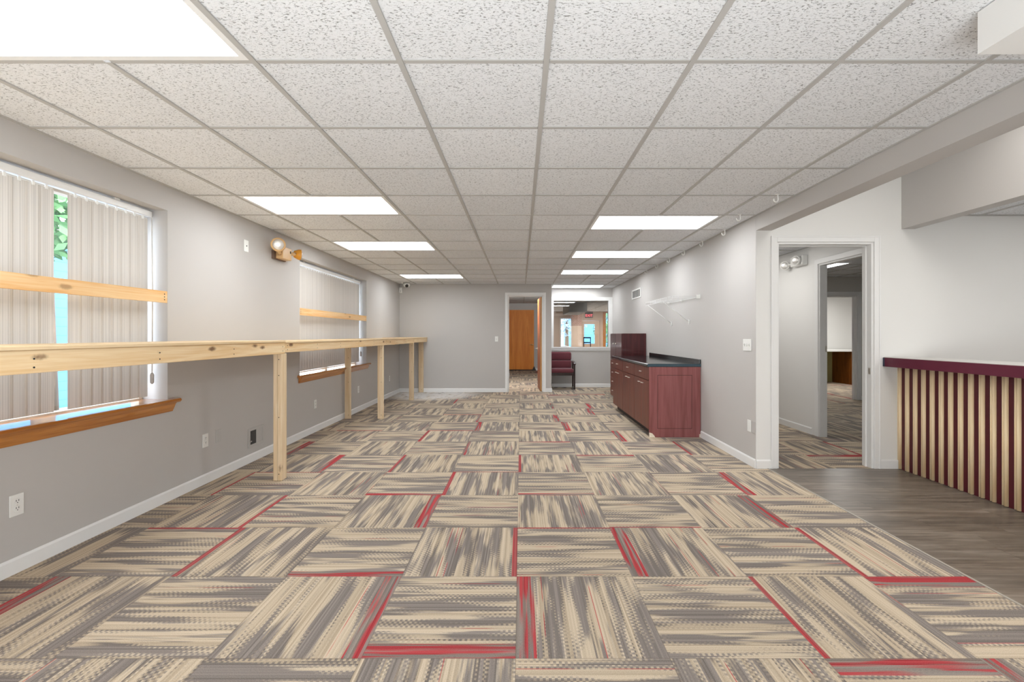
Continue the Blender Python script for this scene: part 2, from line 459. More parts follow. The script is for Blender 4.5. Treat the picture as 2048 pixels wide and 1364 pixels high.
build_carpet([(XL-0.02, XV, YB, YE), (XL-0.02, 10.0, YE, 12.6), (-1.0, 5.1, 12.6, 16.5), (0.6, 5.1, 16.5, 22.1)])
struct('floor_entry', MB().quad((XV, YB, 0), (6.2, YB, 0), (6.2, YE, 0), (XV, YE, 0)), 'vinyl')
struct('trim_1', MB().box(XV-0.006, XV+0.006, YB, YE-0.003, 0, 0.004), plain('floor_seam_strip', (0.42, 0.38, 0.33), 0.5))

# ------------------------------------------------------------------ ceiling
CX, CY, PX, PY = 0.1074, 1.897, 0.6096, 0.606
troffers = [  # (col k, row j, label)
    (-4, -1, 'huge bright ceiling light panel nearest the near window, first of the window side row'),
    (-4, 3, 'lit ceiling light panel on window side, second from the front, before the emergency lamp'),
    (-4, 6, 'lit ceiling light panel above the far window, third in the window side row'),
    (-4, 11, 'smallest lit panel of the window side row, near the dome camera'),
    (1, 4, 'lit ceiling light panel beside the doorway, largest of the cabinet side row'),
    (1, 7, 'lit ceiling light panel above the wire shelf, second in the cabinet side row'),
    (1, 10, 'narrow lit ceiling light panel before the nook, third in the cabinet side row'),
    (1, 14, 'thin lit ceiling light panel in the nook right above the office window')]
def in_trof(i, j):
    return any(i in (k, k+1) and j == jj for k, jj, _ in troffers)
ZT = H + 0.004
def build_ceiling(rects):
    mb = MB(); gb = MB()
    for i in range(-6, 18):
        for j in range(-7, 36):
            if in_trof(i, j): continue
            x0, y0 = CX+PX*i, CY+PY*j
            for (a0, a1, b0, b1) in rects:
                c = (max(x0, a0), min(x0+PX, a1), max(y0, b0), min(y0+PY, b1))
                if c[1]-c[0] < 1e-4 or c[3]-c[2] < 1e-4: continue
                mb.quad((c[0],c[2],ZT), (c[0],c[3],ZT), (c[1],c[3],ZT), (c[1],c[2],ZT))
    for (a0, a1, b0, b1) in rects:
        for i in range(-6, 18):
            x = CX+PX*i
            if not (a0+0.02 < x < a1-0.02): continue
            cuts = sorted((CY+PY*jj, CY+PY*(jj+1)) for k, jj, _ in troffers if k+1 == i)
            y = b0
            for c0, c1 in cuts:
                if c1 <= b0 or c0 >= b1: continue
                if c0 > y: gb.box(x-0.012, x+0.012, y, c0, H-0.003, ZT+0.02)
                y = c1
            if y < b1: gb.box(x-0.012, x+0.012, y, b1, H-0.003, ZT+0.02)
        for j in range(-7, 36):
            y = CY+PY*j
            if not (b0+0.02 < y < b1-0.02): continue
            xs = [a0] + [CX+PX*i for i in range(-6, 18) if a0 < CX+PX*i < a1] + [a1]
            for p, q in zip(xs[:-1], xs[1:]): gb.box(p+0.013, q-0.013, y-0.011, y+0.011, H-0.001, ZT+0.018)
        for (p, q, r_, s_) in ((a0, a1, b0, b0+0.018), (a0, a1, b1-0.018, b1)): gb.box(p, q, r_, s_, H-0.002, ZT+0.02)
        for (p, q) in ((a0, a0+0.018), (a1-0.018, a1)): gb.box(p, q, b0+0.019, b1-0.019, H-0.002, ZT+0.02)
    c = struct('ceiling', mb, 'tile'); obj('ceiling_grid', gb, 'grid', c)
build_ceiling([(XL, XR, YB, YF), (0.69, XR, YF, YN), (3.771, 6.2, YB, YE), (2.40, 3.74, YE+0.12, 9.0), (3.83, 9.9, YE+0.12, 12.4),
               (-0.9, 0.64, YF+0.12, 16.42), (0.69, 3.4, YN+0.12, 12.6), (0.69, 5.0, 12.6, 22.0)])
struct('ceiling_entry', MB().quad((2.40, YB, 2.95), (2.40, YE, 2.95), (3.642, YE, 2.95), (3.642, YB, 2.95)), 'white_wall')

def troffer(label, x0, x1, y0, y1, group='ceiling light panels of the main room', H=H):
    cx, cy = (x0+x1)/2, (y0+y1)/2
    t = thing('ceiling_light', label, 'ceiling light', (cx, cy, H), group)
    f = MB(); w = 0.028
    a0, a1, b0, b1 = x0+0.013, x1-0.013, y0+0.012, y1-0.012
    f.box(a0, a1, b0, b0+w, H-0.001, H+0.04); f.box(a0, a1, b1-w, b1, H-0.001, H+0.04)
    f.box(a0, a0+w, b0+w, b1-w, H-0.001, H+0.04); f.box(a1-w, a1, b0+w, b1-w, H-0.001, H+0.04)
    obj('frame', f, 'trim', t)
    obj('diffuser', MB().box(a0+w, a1-w, b0+w, b1-w, H+0.004, H+0.014), 'diffuser', t)
    obj('housing', MB().box(a0+0.01, a1-0.01, b0+0.01, b1-0.01, H+0.045, H+0.06), 'trim', t)
    return t
for k, j, lab in troffers:
    y0 = CY+PY*j; troffer(lab, CX+PX*k, CX+PX*(k+2), y0, min(y0+PY, YN-0.005))

# ------------------------------------------------------------------ walls
W1, W2 = (1.075, 3.49), (5.578, 7.993)          # window openings along the left wall
ZS, ZW = 0.785, 2.232
wl = MB(); xo = XL-0.26; Ht = 2.6
ys = [YB-0.1, W1[0], W1[1], W2[0], W2[1], YF+0.12]
for a, b in ((0,1),(2,3),(4,5)): wl.box(xo, XL, ys[a], ys[b], 0, Ht)
for a, b in (W1, W2):
    wl.box(xo, XL, a, b, 0, ZS-0.03); wl.box(xo, XL, a, b, ZW, Ht)
struct('wall_left', wl, 'wall')

D1 = (-0.283, 0.50, 2.161)
wf = MB()
wf.box(XL-0.26, D1[0], YF, YF+0.12, 0, Ht); wf.box(D1[1], 0.69, YF, YF+0.12, 0, Ht); wf.box(D1[0], D1[1], YF, YF+0.12, D1[2], Ht)
wf.box(0.64, 0.69, YF+0.12, YN, 0, Ht)
struct('wall_far', wf, 'wall')
NW = (0.795, 2.170, 0.982, 2.131)
wn = MB()
wn.box(0.64, NW[0], YN, YN+0.12, 0, Ht); wn.box(NW[1], 2.40, YN, YN+0.12, 0, Ht)
wn.box(NW[0], NW[1], YN, YN+0.12, 0, NW[2]); wn.box(NW[0], NW[1], YN, YN+0.12, NW[3], Ht)
struct('wall_nook', wn, 'wall')
struct('wall_right', MB().box(XR, 2.40, YE+0.003, YN, 0, Ht), 'wall')
struct('beam_entry', MB().box(XR, 2.40, YB, YE, 2.275, 3.0), 'wall')
struct('beam_reception', MB().box(3.642, 3.771, YB, YE, 2.290, 3.0), 'wall')
struct('beam_bulkhead', MB().box(1.615, XR-0.001, YB, 1.607, 2.268, H), 'white_wall')
D3 = (2.456, 3.369, 2.159)
we = MB()
we.box(2.252, D3[0], YE, YE+0.12, 0, 3.0); we.box(D3[1], 10.0, YE, YE+0.12, 0, 3.0); we.box(D3[0], D3[1], YE, YE+0.12, D3[2], 3.0)
struct('wall_entry', we, 'white_wall')
struct('wall_rear', MB().box(XL-0.26, 10.0, YB-0.15, YB, 0, 3.0), 'white_wall')
struct('wall_reception', MB().box(6.2, 6.3, YB, YE, 0, 3.0), 'white_wall')
# corridor behind the entry doorway, and the rooms past it
D4 = (4.80, 5.70, 2.16)
wc = MB(); wc.box(3.74, 3.83, YE+0.12, D4[0], 0, Ht); wc.box(3.74, 3.83, D4[1], 9.0, 0, Ht); wc.box(3.74, 3.83, D4[0], D4[1], D4[2], Ht)
struct('wall_corridor', wc, 'white_wall')
struct('wall_corridor_end', MB().box(2.40, 3.74, 9.0, 9.1, 0, Ht), 'white_wall')
D5 = (5.70, 6.608, 2.05)
w5 = MB(); w5.box(3.83, D5[0], 8.93, 9.05, 0, Ht); w5.box(D5[1], 10.0, 8.93, 9.05, 0, Ht); w5.box(D5[0], D5[1], 8.93, 9.05, D5[2], Ht)
struct('wall_middle_room', w5, 'olive_wall')
struct('wall_desk_room', MB().box(3.86, 10.0, 12.4, 12.5, 0, Ht), 'white_wall')
struct('wall_side_rooms', MB().box(9.9, 10.0, YE+0.12, 12.4, 0, Ht).box(3.86, 3.98, 9.05, 12.4, 0, Ht), 'olive_wall')
# hall behind the far door and office behind the nook window
struct('wall_hall', MB().box(-0.50, -0.36, YF+0.12, 14.3, 0, Ht).box(-1.0, -0.9, 14.3, 16.5, 0, Ht).box(-0.9, -0.501, 14.2, 14.3, 0, Ht).box(0.64, 0.69, YN+0.12, 16.4, 0, Ht).box(-1.0, 0.69, 16.42, 16.5, 0, Ht), 'wall')
YS = 22.0                                        # street wall of the showroom
SW = [(1.93, 2.62, 0.70, 2.08), (4.10, 4.60, 0.30, 2.36)]
SD = (3.00, 3.86, 2.0)
ws = MB(); xs = [0.69, SW[0][0], SW[0][1], SD[0], SD[1], SW[1][0], SW[1][1], 5.0]
for a, b in ((0,1),(2,3),(4,5),(6,7)): ws.box(xs[a], xs[b], YS, YS+0.12, 0, Ht)
for x0, x1, z0, z1 in SW: ws.box(x0, x1, YS, YS+0.12, 0, z0); ws.box(x0, x1, YS, YS+0.12, z1, Ht)
ws.box(SD[0], SD[1], YS, YS+0.12, SD[2], Ht)
struct('wall_showroom_street', ws, 'tan_wall')
struct('wall_showroom', MB().box(3.4, 3.5, YN+0.121, 12.6, 0, Ht).box(3.4, 5.0, 12.6, 12.7, 0, Ht).box(5.0, 5.1, 12.6, YS+0.12, 0, Ht).box(0.64, 0.69, 16.5, YS+0.12, 0, Ht), 'brown_wall')
struct('wall_showroom_front', MB().box(2.40, 3.5, YN, YN+0.12, 0, Ht), 'office_wall')
struct('beam_showroom', MB().box(1.72, 2.34, 16.0, 18.5, 2.09, Ht), 'office_wall')
struct('pier_showroom', MB().box(2.40, 2.86, 21.3, 21.75, 1.71, Ht), 'brick')
struct('pier_showroom_base', MB().box(2.40, 2.86, 21.3, 21.75, 0, 1.709), 'tan_wall')
# glazed street door
d6 = sroot('door_6', ((SD[0]+SD[1])/2, YS, 0))
f = MB(); f.box(SD[0]+0.03, SD[0]+0.08, YS+0.03, YS+0.075, 0.01, SD[2]-0.03); f.box(SD[1]-0.27, SD[1]-0.03, YS+0.03, YS+0.075, 0.01, SD[2]-0.03)
f.box(SD[0]+0.08, SD[1]-0.27, YS+0.03, YS+0.075, 0.01, 0.86); f.box(SD[0]+0.08, SD[1]-0.27, YS+0.03, YS+0.075, 1.80, SD[2]-0.03)
obj('door_leaf', f, plain('tan_door_paint', (0.60, 0.45, 0.34), 0.4), d6)
obj('pane', MB().quad((SD[0]+0.08, YS+0.05, 0.86), (SD[1]-0.27, YS+0.05, 0.86), (SD[1]-0.27, YS+0.05, 1.80), (SD[0]+0.08, YS+0.05, 1.80)), 'glass', d6)
jf = MB(); jf.box(SD[0]-0.05, SD[0]+0.025, YS-0.014, YS+0.1, 0, SD[2]+0.05); jf.box(SD[1]-0.025, SD[1]+0.05, YS-0.014, YS+0.1, 0, SD[2]+0.05); jf.box(SD[0]+0.025, SD[1]-0.025, YS-0.014, YS+0.1, SD[2]-0.025, SD[2]+0.05)
obj('casing', jf, plain('tan_casing', (0.52, 0.38, 0.28), 0.4), d6)
for n, (x0, x1, z0, z1) in zip((4, 5), SW):
    w = sroot('window_%d' % n, ((x0+x1)/2, YS, z0))
    f = MB(); e = 0.12 if n == 5 else 0.03
    f.box(x0-e, x0+0.02, YS-0.014, YS+0.1, z0-0.03, z1+0.03); f.box(x1-0.02, x1+0.03, YS-0.014, YS+0.1, z0-0.03, z1+0.03)
    f.box(x0+0.02, x1-0.02, YS-0.014, YS+0.1, z0-0.03, z0+0.02); f.box(x0+0.02, x1-0.02, YS-0.014, YS+0.1, z1-0.02, z1+0.03)
    obj('window_frame', f, 'oak' if n == 5 else 'trim', w)
    obj('pane', MB().quad((x0+0.02, YS+0.06, z0+0.02), (x1-0.02, YS+0.06, z0+0.02), (x1-0.02, YS+0.06, z1-0.02), (x0+0.02, YS+0.06, z1-0.02)), 'glass', w)
ex = thing('exit_sign', 'dark exit sign with red letters above the glazed door, seen through the office window', 'sign', (3.30, YS-0.03, 2.26))
obj('housing', MB().box(3.11, 3.49, YS-0.05, YS-0.001, 2.11, 2.40), plain('sign_black', (0.03, 0.02, 0.02), 0.5), ex, 0.006)
fc = bpy.data.curves.new('exit_letters', 'FONT'); fc.body = 'EXIT'; fc.size = 0.17; fc.extrude = 0.002; fc.align_x = 'CENTER'
fo = bpy.data.objects.new('exit_letters_text', fc); COL.objects.link(fo); fo.rotation_euler = (R(90), 0, 0); fo.location = (3.30, YS-0.053, 2.16)
bpy.context.view_layer.update()
me = bpy.data.meshes.new_from_object(fo.evaluated_get(bpy.context.evaluated_depsgraph_get())); mw = fo.matrix_world.copy(); bpy.data.objects.remove(fo)
me.transform(mw); me.transform(Matrix.Translation(-ex.location)); me.materials.clear(); me.materials.append(M['exit_red'])
lo = bpy.data.objects.new('letters', me); COL.objects.link(lo); lo.parent = ex
# tall black stool in the showroom
st = thing('bar_stool', 'black tubular bar stool standing before the glazed door behind the office window', 'stool', (2.36, 16.0, 0))
obj('seat', MB().lathe([(0.14, 0), (0.165, 0.012), (0.165, 0.035), (0.13, 0.045)], (2.36, 16.0, 0.78), (0, 0, 1), 20), 'black_metal', st)
for sx in (-1, 1):
    for sy in (-1, 1):
        top = 1.195 if sy > 0 else 0.78
        obj('leg', MB().tube([(2.36+sx*0.16, 16.0+sy*0.17, 0.001), (2.36+sx*0.12, 16.0+sy*0.13, 0.76), (2.36+sx*0.12, 16.0+sy*0.14, top)], 0.014), 'black_metal', st)
obj('backrest', MB().box(2.23, 2.49, 16.13, 16.15, 1.16, 1.205), 'black_metal', st)
obj('back_rail', MB().box(2.24, 2.48, 16.13, 16.15, 0.99, 1.03), 'black_metal', st)
obj('footrest', MB().tube([(2.23, 15.86, 0.28), (2.49, 15.86, 0.28), (2.49, 16.14, 0.28), (2.23, 16.14, 0.28), (2.23, 15.86, 0.28)], 0.009), 'black_metal', st)

# ------------------------------------------------------------------ baseboards
def bb(mb, x0, x1, y0, y1, n):
    """board on a wall; n is the side it faces"""
    h, t = 0.085, 0.012
    if n == '+x': mb.prism([(x0, 0), (x0+t, 0), (x0+t, h-0.012), (x0+t*0.4, h), (x0, h)], 'y', y0, y1)
    if n == '-x': mb.prism([(x0, 0), (x0, h), (x0-t*0.4, h), (x0-t, h-0.012), (x0-t, 0)], 'y', y0, y1)
    if n == '-y': mb.prism([(y0, 0), (y0, h), (y0-t*0.4, h), (y0-t, h-0.012), (y0-t, 0)], 'x', x0, x1)
    return mb
struct('baseboard_left', bb(MB(), XL, XL, YB, YF, '+x'), 'trim')
struct('baseboard_far', bb(bb(MB(), XL+0.012, -0.345, YF, YF, '-y'), 0.562, 0.702, YF, YF, '-y').box(0.69, 0.702, YF, YF+0.03, 0, 0.08), 'trim')
struct('baseboard_nook', bb(MB(), 0.70, 2.24, YN, YN, '-y'), 'trim')
struct('baseboard_right', bb(bb(MB(), XR, XR, YE+0.0, 5.66, '-x'), XR, XR, 9.2, YN, '-x'), 'trim')
struct('baseboard_entry', bb(bb(MB(), 3.437, 3.61, YE, YE, '-y'), 2.252, 2.402, YE, YE, '-y'), 'trim')
struct('baseboard_corridor', bb(MB(), 3.74, 3.74, 5.83, 9.0, '-x'), 'trim')
struct('baseboard_middle_room', bb(MB(), 6.69, 9.9, 8.93, 8.93, '-y'), 'trim')
struct('baseboard_hall', bb(bb(MB(), -0.36, -0.36, YF+0.13, 14.3, '+x'), 0.49, 0.64, 16.42, 16.42, '-y'), 'trim')

# ------------------------------------------------------------------ windows of the left wall
def left_window(n, a, b):
    w = sroot('window_%d' % n, (XL, (a+b)/2, ZS))
    f = MB(); x0, x1 = XL-0.25, XL-0.19
    f.box(x0, x1, a, a+0.06, ZS, ZW); f.box(x0, x1, b-0.035, b, ZS, ZW)
    f.box(x0, x1, a+0.06, b-0.035, ZS, ZS+0.010); f.box(x0, x1, a+0.06, b-0.035, ZW-0.06, ZW)
    m = (a+b)/2; f.box(x0, x1, m-0.035, m+0.035, ZS+0.010, ZW-0.06)
    obj('window_frame', f, plain('tan_window_frame', (0.66, 0.55, 0.43), 0.5), w)
    obj('pane', MB().quad((XL-0.22, a+0.06, ZS+0.010), (XL-0.22, b-0.035, ZS+0.010), (XL-0.22, b-0.035, ZW-0.06), (XL-0.22, a+0.06, ZW-0.06)), 'glass', w)
    s = MB()
    s.prism([(XL-0.26, ZS-0.028), (XL+0.055, ZS-0.028), (XL+0.066, ZS-0.014), (XL+0.058, ZS), (XL-0.26, ZS)], 'y', a, b)
    s.prism([(XL+0.0005, ZS-0.028), (XL+0.055, ZS-0.028), (XL+0.066, ZS-0.014), (XL+0.058, ZS), (XL+0.0005, ZS)], 'y', a-0.06, a)
    s.prism([(XL+0.0005, ZS-0.028), (XL+0.055, ZS-0.028), (XL+0.066, ZS-0.014), (XL+0.058, ZS), (XL+0.0005, ZS)], 'y', b, b+0.06)
    obj('window_sill', s, 'oak', w)
    obj('apron_moulding', MB().prism([(XL+0.0005, ZS-0.098), (XL+0.012, ZS-0.098), (XL+0.018, ZS-0.085), (XL+0.03, ZS-0.06), (XL+0.036, ZS-0.042), (XL+0.046, ZS-0.0285), (XL+0.0005, ZS-0.0285)], 'y', a-0.035, b+0.035), 'oak', w)
left_window(1, *W1); left_window(2, *W2)

def blind(a, b, label, gap_at=None):
    XB = XL-0.115
    t = thing('vertical_blind', label, 'blind', (XB, (a+b)/2, ZW), 'vertical blinds at the windows')
    r = MB(); r.box(XB-0.022, XB+0.022, a+0.03, b-0.03, 2.172, 2.214)
    obj('headrail', r, 'trim', t, 0.004)
    for q in (a+0.3, b-0.34): obj('mounting_clip', MB().box(XB-0.015, XB+0.015, q, q+0.04, 2.2145, ZW-0.001), 'trim', t)
    pitch, wv = 0.0735, 0.089
    ys = []; y = b-0.05-wv/2
    while y > a+0.06:
        ys.append(y)
        y -= pitch
        if gap_at and ys[-1] > gap_at+0.04 and y-0.0 < gap_at+0.07: y = gap_at-0.025-wv/2; gap_at = None
    src = None
    for i, y in enumerate(ys):
        if src is None:
            mb = MB(); ang = R(2.5); hw = wv/2
            # slightly bowed vane, a touch turned so that each overlaps the next
            prof = []
            for k in range(7):
                q = -hw + wv*k/6; prof.append((0.0016*(1-(q/hw)**2) + math.sin(ang)*q, math.cos(ang)*q))
            for (p0, p1) in zip(prof[:-1], prof[1:]):
                bq = len(mb.v)
                mb.v += [(XB+p0[0], y+p0[1], 0.812), (XB+p1[0], y+p1[1], 0.812), (XB+p1[0], y+p1[1], 2.155), (XB+p0[0], y+p0[1], 2.155)]
                mb.f.append((bq, bq+1, bq+2, bq+3)); mb.smooth.append(True)
            off = Vector((XB, y, ZW))
            me = bpy.data.meshes.new('vane'); me.from_pydata([tuple(Vector(p)-off) for p in mb.v], [], mb.f); me.update()
            me.materials.append(M['vane'])
            src = bpy.data.objects.new('vane', me); COL.objects.link(src); src.parent = t; src.location = (0, y-wloc(t).y, 0)
            cm = MB().box(XB-0.001, XB+0.006, y-0.007, y+0.007, 2.146, 2.170).box(XB+0.002, XB+0.004, y-0.0365, y+0.0365, 2.157, 2.161)
            me2 = bpy.data.meshes.new('vane_clip'); me2.from_pydata([tuple(Vector(p)-off) for p in cm.v], [], cm.f); me2.materials.append(M['plastic'])
            cs = bpy.data.objects.new('vane_clip', me2); COL.objects.link(cs); cs.parent = src
        else:
            c = src.copy(); COL.objects.link(c); c.location = (0, y-wloc(t).y, 0)
            k = cs.copy(); COL.objects.link(k); k.parent = c
    # light plastic wand at the far end
    obj('wand', MB().tube([(XB+0.03, b-0.045, 2.168), (XB+0.032, b-0.04, 1.6), (XB+0.03, b-0.042, 0.99)], 0.004), 'plastic', t)
    obj('cord_weight', MB().lathe([(0.004, 0), (0.012, 0.01), (0.013, 0.07), (0.006, 0.085)], (XB+0.03, b-0.042, 0.905), (0, 0, 1), 10), 'grey_plate', t)
    return t
blind(W1[0], W1[1], 'beige striped vertical blind with an open slit showing daylight, at the near window', 2.775)
blind(W2[0], W2[1], 'fully closed beige striped vertical blind at the far window beyond the emergency lamp')

def brace(a, b, label):
    t = thing('window_brace_board', label, 'board', (XL-0.01, (a+b)/2, 1.52), 'pine boards screwed across the windows')
    obj('board', MB().box(XL-0.019, XL-0.0005, a+0.001, b-0.001, 1.522, 1.611), 'brace_y', t, 0.002)
    for y in (a+0.03, b-0.03):
        for z in (1.545, 1.566, 1.588):
            obj('screw', MB().lathe([(0.0045, 0), (0.0045, 0.0012), (0.002, 0.0016)], (XL-0.0006, y, z), (1, 0, 0), 8), 'black_metal', t)
brace(W1[0], W1[1], 'long pale pine board screwed across the near window in front of blinds')
brace(W2[0], W2[1], 'pine board screwed across the far window in front of closed blinds')

# ------------------------------------------------------------------ pine counter benches
XP = -2.087       # plane of the benches' front aprons
def plank_bench(name, label, y0, y1, top, ap, legs):
    t = thing('lumber_bench', label, 'bench', ((XL+XP)/2, (y0+y1)/2, 0), 'pine lumber benches along the window wall')
    tb = MB(); tb.box(XL+0.001, XP+0.006, y0, y1, top-0.016, top)
    obj('plywood_top', tb, 'ply', t, 0.0015)
    obj('apron', MB().box(XP-0.038, XP, y0, y1, ap, top-0.0165), wood('apron_pine_%s' % name, 'y', pineL, pineD, 0.9, seed=0.7*len(label)), t, 0.003)
    jb = MB()
    obj('wall_ledger', MB().box(XL+0.0008, XL+0.038, y0, y1, top-0.106, top-0.0165), 'pine_y', t)
    n = max(2, int((y1-y0)/0.5))
    for k in range(n):
        y = y0+0.02+(y1-y0-0.078)*k/(n-1)
        obj('joist', MB().box(XL+0.0385, XP-0.0385, y, y+0.038, top-0.106, top-0.0165), 'pine_y', t)
        for dz in (0.025, 0.062): obj('screw', MB().lathe([(0.0042, 0), (0.0042, 0.001)], (XP+0.0001, y+0.02, ap+dz), (1, 0, 0), 8), 'black_metal', t)
    for (kind, x0, x1, ya, yb) in legs:
        lg = obj('leg', MB().box(x0, x1, ya, yb, 0.002, ap-0.0005), 'pine_z', t, 0.003)
        for z in (0.06, ap-0.05, ap*0.5, ap*0.83):
            obj('screw', MB().lathe([(0.0045, 0), (0.0045, 0.001)], ((x0+x1)/2+0.012, ya-0.0001, z), (0, -1, 0), 8), 'black_metal', lg)
        if kind == 'double':
            obj('board_seam', MB().box(x0+0.0365, x0+0.0385, ya-0.0006, ya+0.001, 0.004, ap-0.002), plain('wood_seam', (0.30, 0.20, 0.12), 0.8), lg)
    return t
plank_bench('a', 'near pine lumber bench with knotty apron, below the slit blind window', 0.55, 4.028, 1.228, 1.112,
            [('double', XP-0.0745, XP-0.0005, 3.972, 4.058), ('double', XP-0.0745, XP-0.0005, 0.60, 0.686)])
plank_bench('b', 'long middle pine lumber bench standing below the far closed window', 4.030, 8.905, 1.219, 1.120,
            [('single', XP-0.089, XP-0.0005, 6.911, 6.949), ('single', XL+0.036, XL+0.122, 6.911, 6.949), ('single', XP-0.089, XP-0.0005, 8.862, 8.90)])
plank_bench('c', 'short end pine lumber bench in the corner against the far wall', 8.907, YF-0.014, 1.226, 1.126,
            [('single', XP-0.185, XP-0.08, YF-0.056, YF-0.018)])

# ------------------------------------------------------------------ plates on walls
def plate_on_wall(label, cat, pos, side, kind, w=0.070, h=0.115, mat='plastic', group=None, name='wall_outlet'):
    """side '+x': on the left wall facing +x; '-x': on the right wall; '-y': on a wall facing the camera"""
    x, y, z = pos
    t = thing(name, label, cat, pos, group)
    th = 0.006
    def bx(mb, a0, a1, z0, z1, d0, d1):     # a: along the wall, d: out from the wall
        if side == '+x': mb.box(x+d0, x+d1, y+a0, y+a1, z+z0, z+z1)
        elif side == '-x': mb.box(x-d1, x-d0, y+a0, y+a1, z+z0, z+z1)
        else: mb.box(x+a0, x+a1, y-d1, y-d0, z+z0, z+z1)
        return mb
    n = {'+x': Vector((1,0,0)), '-x': Vector((-1,0,0)), '-y': Vector((0,-1,0))}[side]
    al = Vector((0,1,0)) if side != '-y' else Vector((1,0,0))
    obj('cover_plate', bx(MB(), -w/2, w/2, -h/2, h/2, 0.0004, th), mat, t, 0.0025)
    P = Vector(pos)
    if kind == 'duplex':
        for dz in (0.0195, -0.0195):
            o = P + n*th + Vector((0, 0, dz))
            rc = obj('receptacle', MB().lathe([(0.0168, -0.001), (0.0168, 0.0012), (0.0158, 0.002)], o, n, 20), mat, t)
            s = MB()
            for a in (-0.0062, 0.0062):
                q = o - P
                aa = a
                bx(s, aa-0.0013, aa+0.0013, dz+0.000, dz+0.009, th+0.0018, th+0.0026)
            s.lathe([(0.0024, 0.0015), (0.0024, 0.0026)], o + Vector((0, 0, -0.007)), n, 10)
            obj('slots', s, 'slot', rc)
        obj('plate_screw', MB().lathe([(0.003, 0), (0.003, 0.001)], P + n*th, n, 10), 'metal', t)
    elif kind == 'decora':
        obj('receptacle', bx(MB(), -0.0165, 0.0165, -0.033, 0.033, th, th+0.0015), mat, t, 0.001)
    elif kind == 'switch1' or kind == 'switch3':
        k = 1 if kind == 'switch1' else 3
        for i in range(k):
            a = (i-(k-1)/2)*0.046
            q = obj('toggle', bx(MB(), a-0.004, a+0.004, -0.004, 0.010, th-0.001, th+0.011), mat, t, 0.001)
            obj('slot', bx(MB(), a-0.0062, a+0.0062, -0.0125, 0.0125, th, th+0.0006), plain('switch_slot_grey', (0.42, 0.41, 0.38), 0.6), t)
    elif kind == 'cable':
        obj('cable_jack', MB().lathe([(0.006, 0), (0.006, 0.002), (0.0035, 0.0025), (0.0035, 0.006)], P + n*th, n, 12), 'black_metal', t)
    elif kind == 'blank':
        for dz in (0.042, -0.042):
            obj('plate_screw', MB().lathe([(0.003, 0), (0.003, 0.001)], P + n*th + Vector((0, 0, dz)), n, 10), mat, t)
    return t
og = 'power outlets along the window wall'
plate_on_wall('white duplex outlet low on the grey wall under the near window, closest to the viewer', 'outlet', (XL, 2.442, 0.364), '+x', 'duplex', group=og)
plate_on_wall('white outlet low on the grey wall beside the grey blank plate and floor register', 'outlet', (XL, 3.903, 0.371), '+x', 'duplex', group=og)
plate_on_wall('grey painted blank plate between the white outlet and the wall register', 'plate', (XL, 4.075, 0.374), '+x', 'blank', mat='grey_plate', name='blank_plate')
plate_on_wall('white outlet low below the left end of the far oak window sill', 'outlet', (XL, 5.995, 0.367), '+x', 'duplex', group=og)
plate_on_wall('white outlet seen between the two middle bench posts', 'outlet', (XL, 7.585, 0.368), '+x', 'duplex', group=og)
plate_on_wall('small white outlet on the window wall nearest the far corner', 'outlet', (XL, 9.378, 0.38), '+x', 'duplex', group=og)
plate_on_wall('white cable plate with one dark jack, high on the wall beside the emergency lamp', 'plate', (XL, 4.486, 2.155), '+x', 'cable', name='cable_plate')
plate_on_wall('white light switch on the far wall left of the open door', 'switch', (-0.54, YF, 1.188), '-y', 'switch1', name='light_switch')
plate_on_wall('white triple light switch on the grey wall beside the white doorway edge', 'switch', (XR, 4.51, 1.178), '-x', 'switch3', 0.162, 0.117, name='light_switch')
plate_on_wall('white outlet low on the right wall below the triple switch', 'outlet', (XR, 4.468, 0.385), '-x', 'decora')
plate_on_wall('grey painted blank plate right next to the outlet by the doorway edge', 'plate', (XR, 4.388, 0.385), '-x', 'blank', mat='grey_plate', name='blank_plate')

def register():
    t = thing('air_register', 'grey painted wall register with half open dark grille near the floor', 'vent', (XL, 4.65, 0.245))
    y0, y1, z0, z1 = 4.515, 4.785, 0.150, 0.340
    f = MB(); x0, x1 = XL+0.0005, XL+0.010
    f.box(x0, x1, y0, y1, z0, z0+0.026); f.box(x0, x1, y0, y1, z1-0.026, z1); f.box(x0, x1, y0, y0+0.03, z0+0.026, z1-0.026); f.box(x0, x1, y1-0.03, y1, z0+0.026, z1-0.026)
    obj('frame', f, 'grey_plate', t, 0.002)
    obj('damper_panel', MB().box(x0, x0+0.004, y0+0.14, y1-0.03, z0+0.026, z1-0.026), 'grey_plate', t)
    g = MB()
    g.box(x0, x0+0.001, y0+0.03, y0+0.14, z0+0.026, z1-0.026)
    obj('opening', g, 'slot', t)
    s = MB()
    for k in range(9): s.box(x0+0.001, x0+0.005, y0+0.034+k*0.0118, y0+0.037+k*0.0118, z0+0.026, z1-0.026)
    obj('grille', s, plain('grey_grille', (0.12, 0.115, 0.11), 0.5), t)
    obj('lever', MB().tube([(XL+0.006, y0+0.035, z0+0.055), (XL+0.022, y0+0.03, z0+0.062), (XL+0.03, y0+0.012, z0+0.07)], 0.004), 'metal', t)
register()

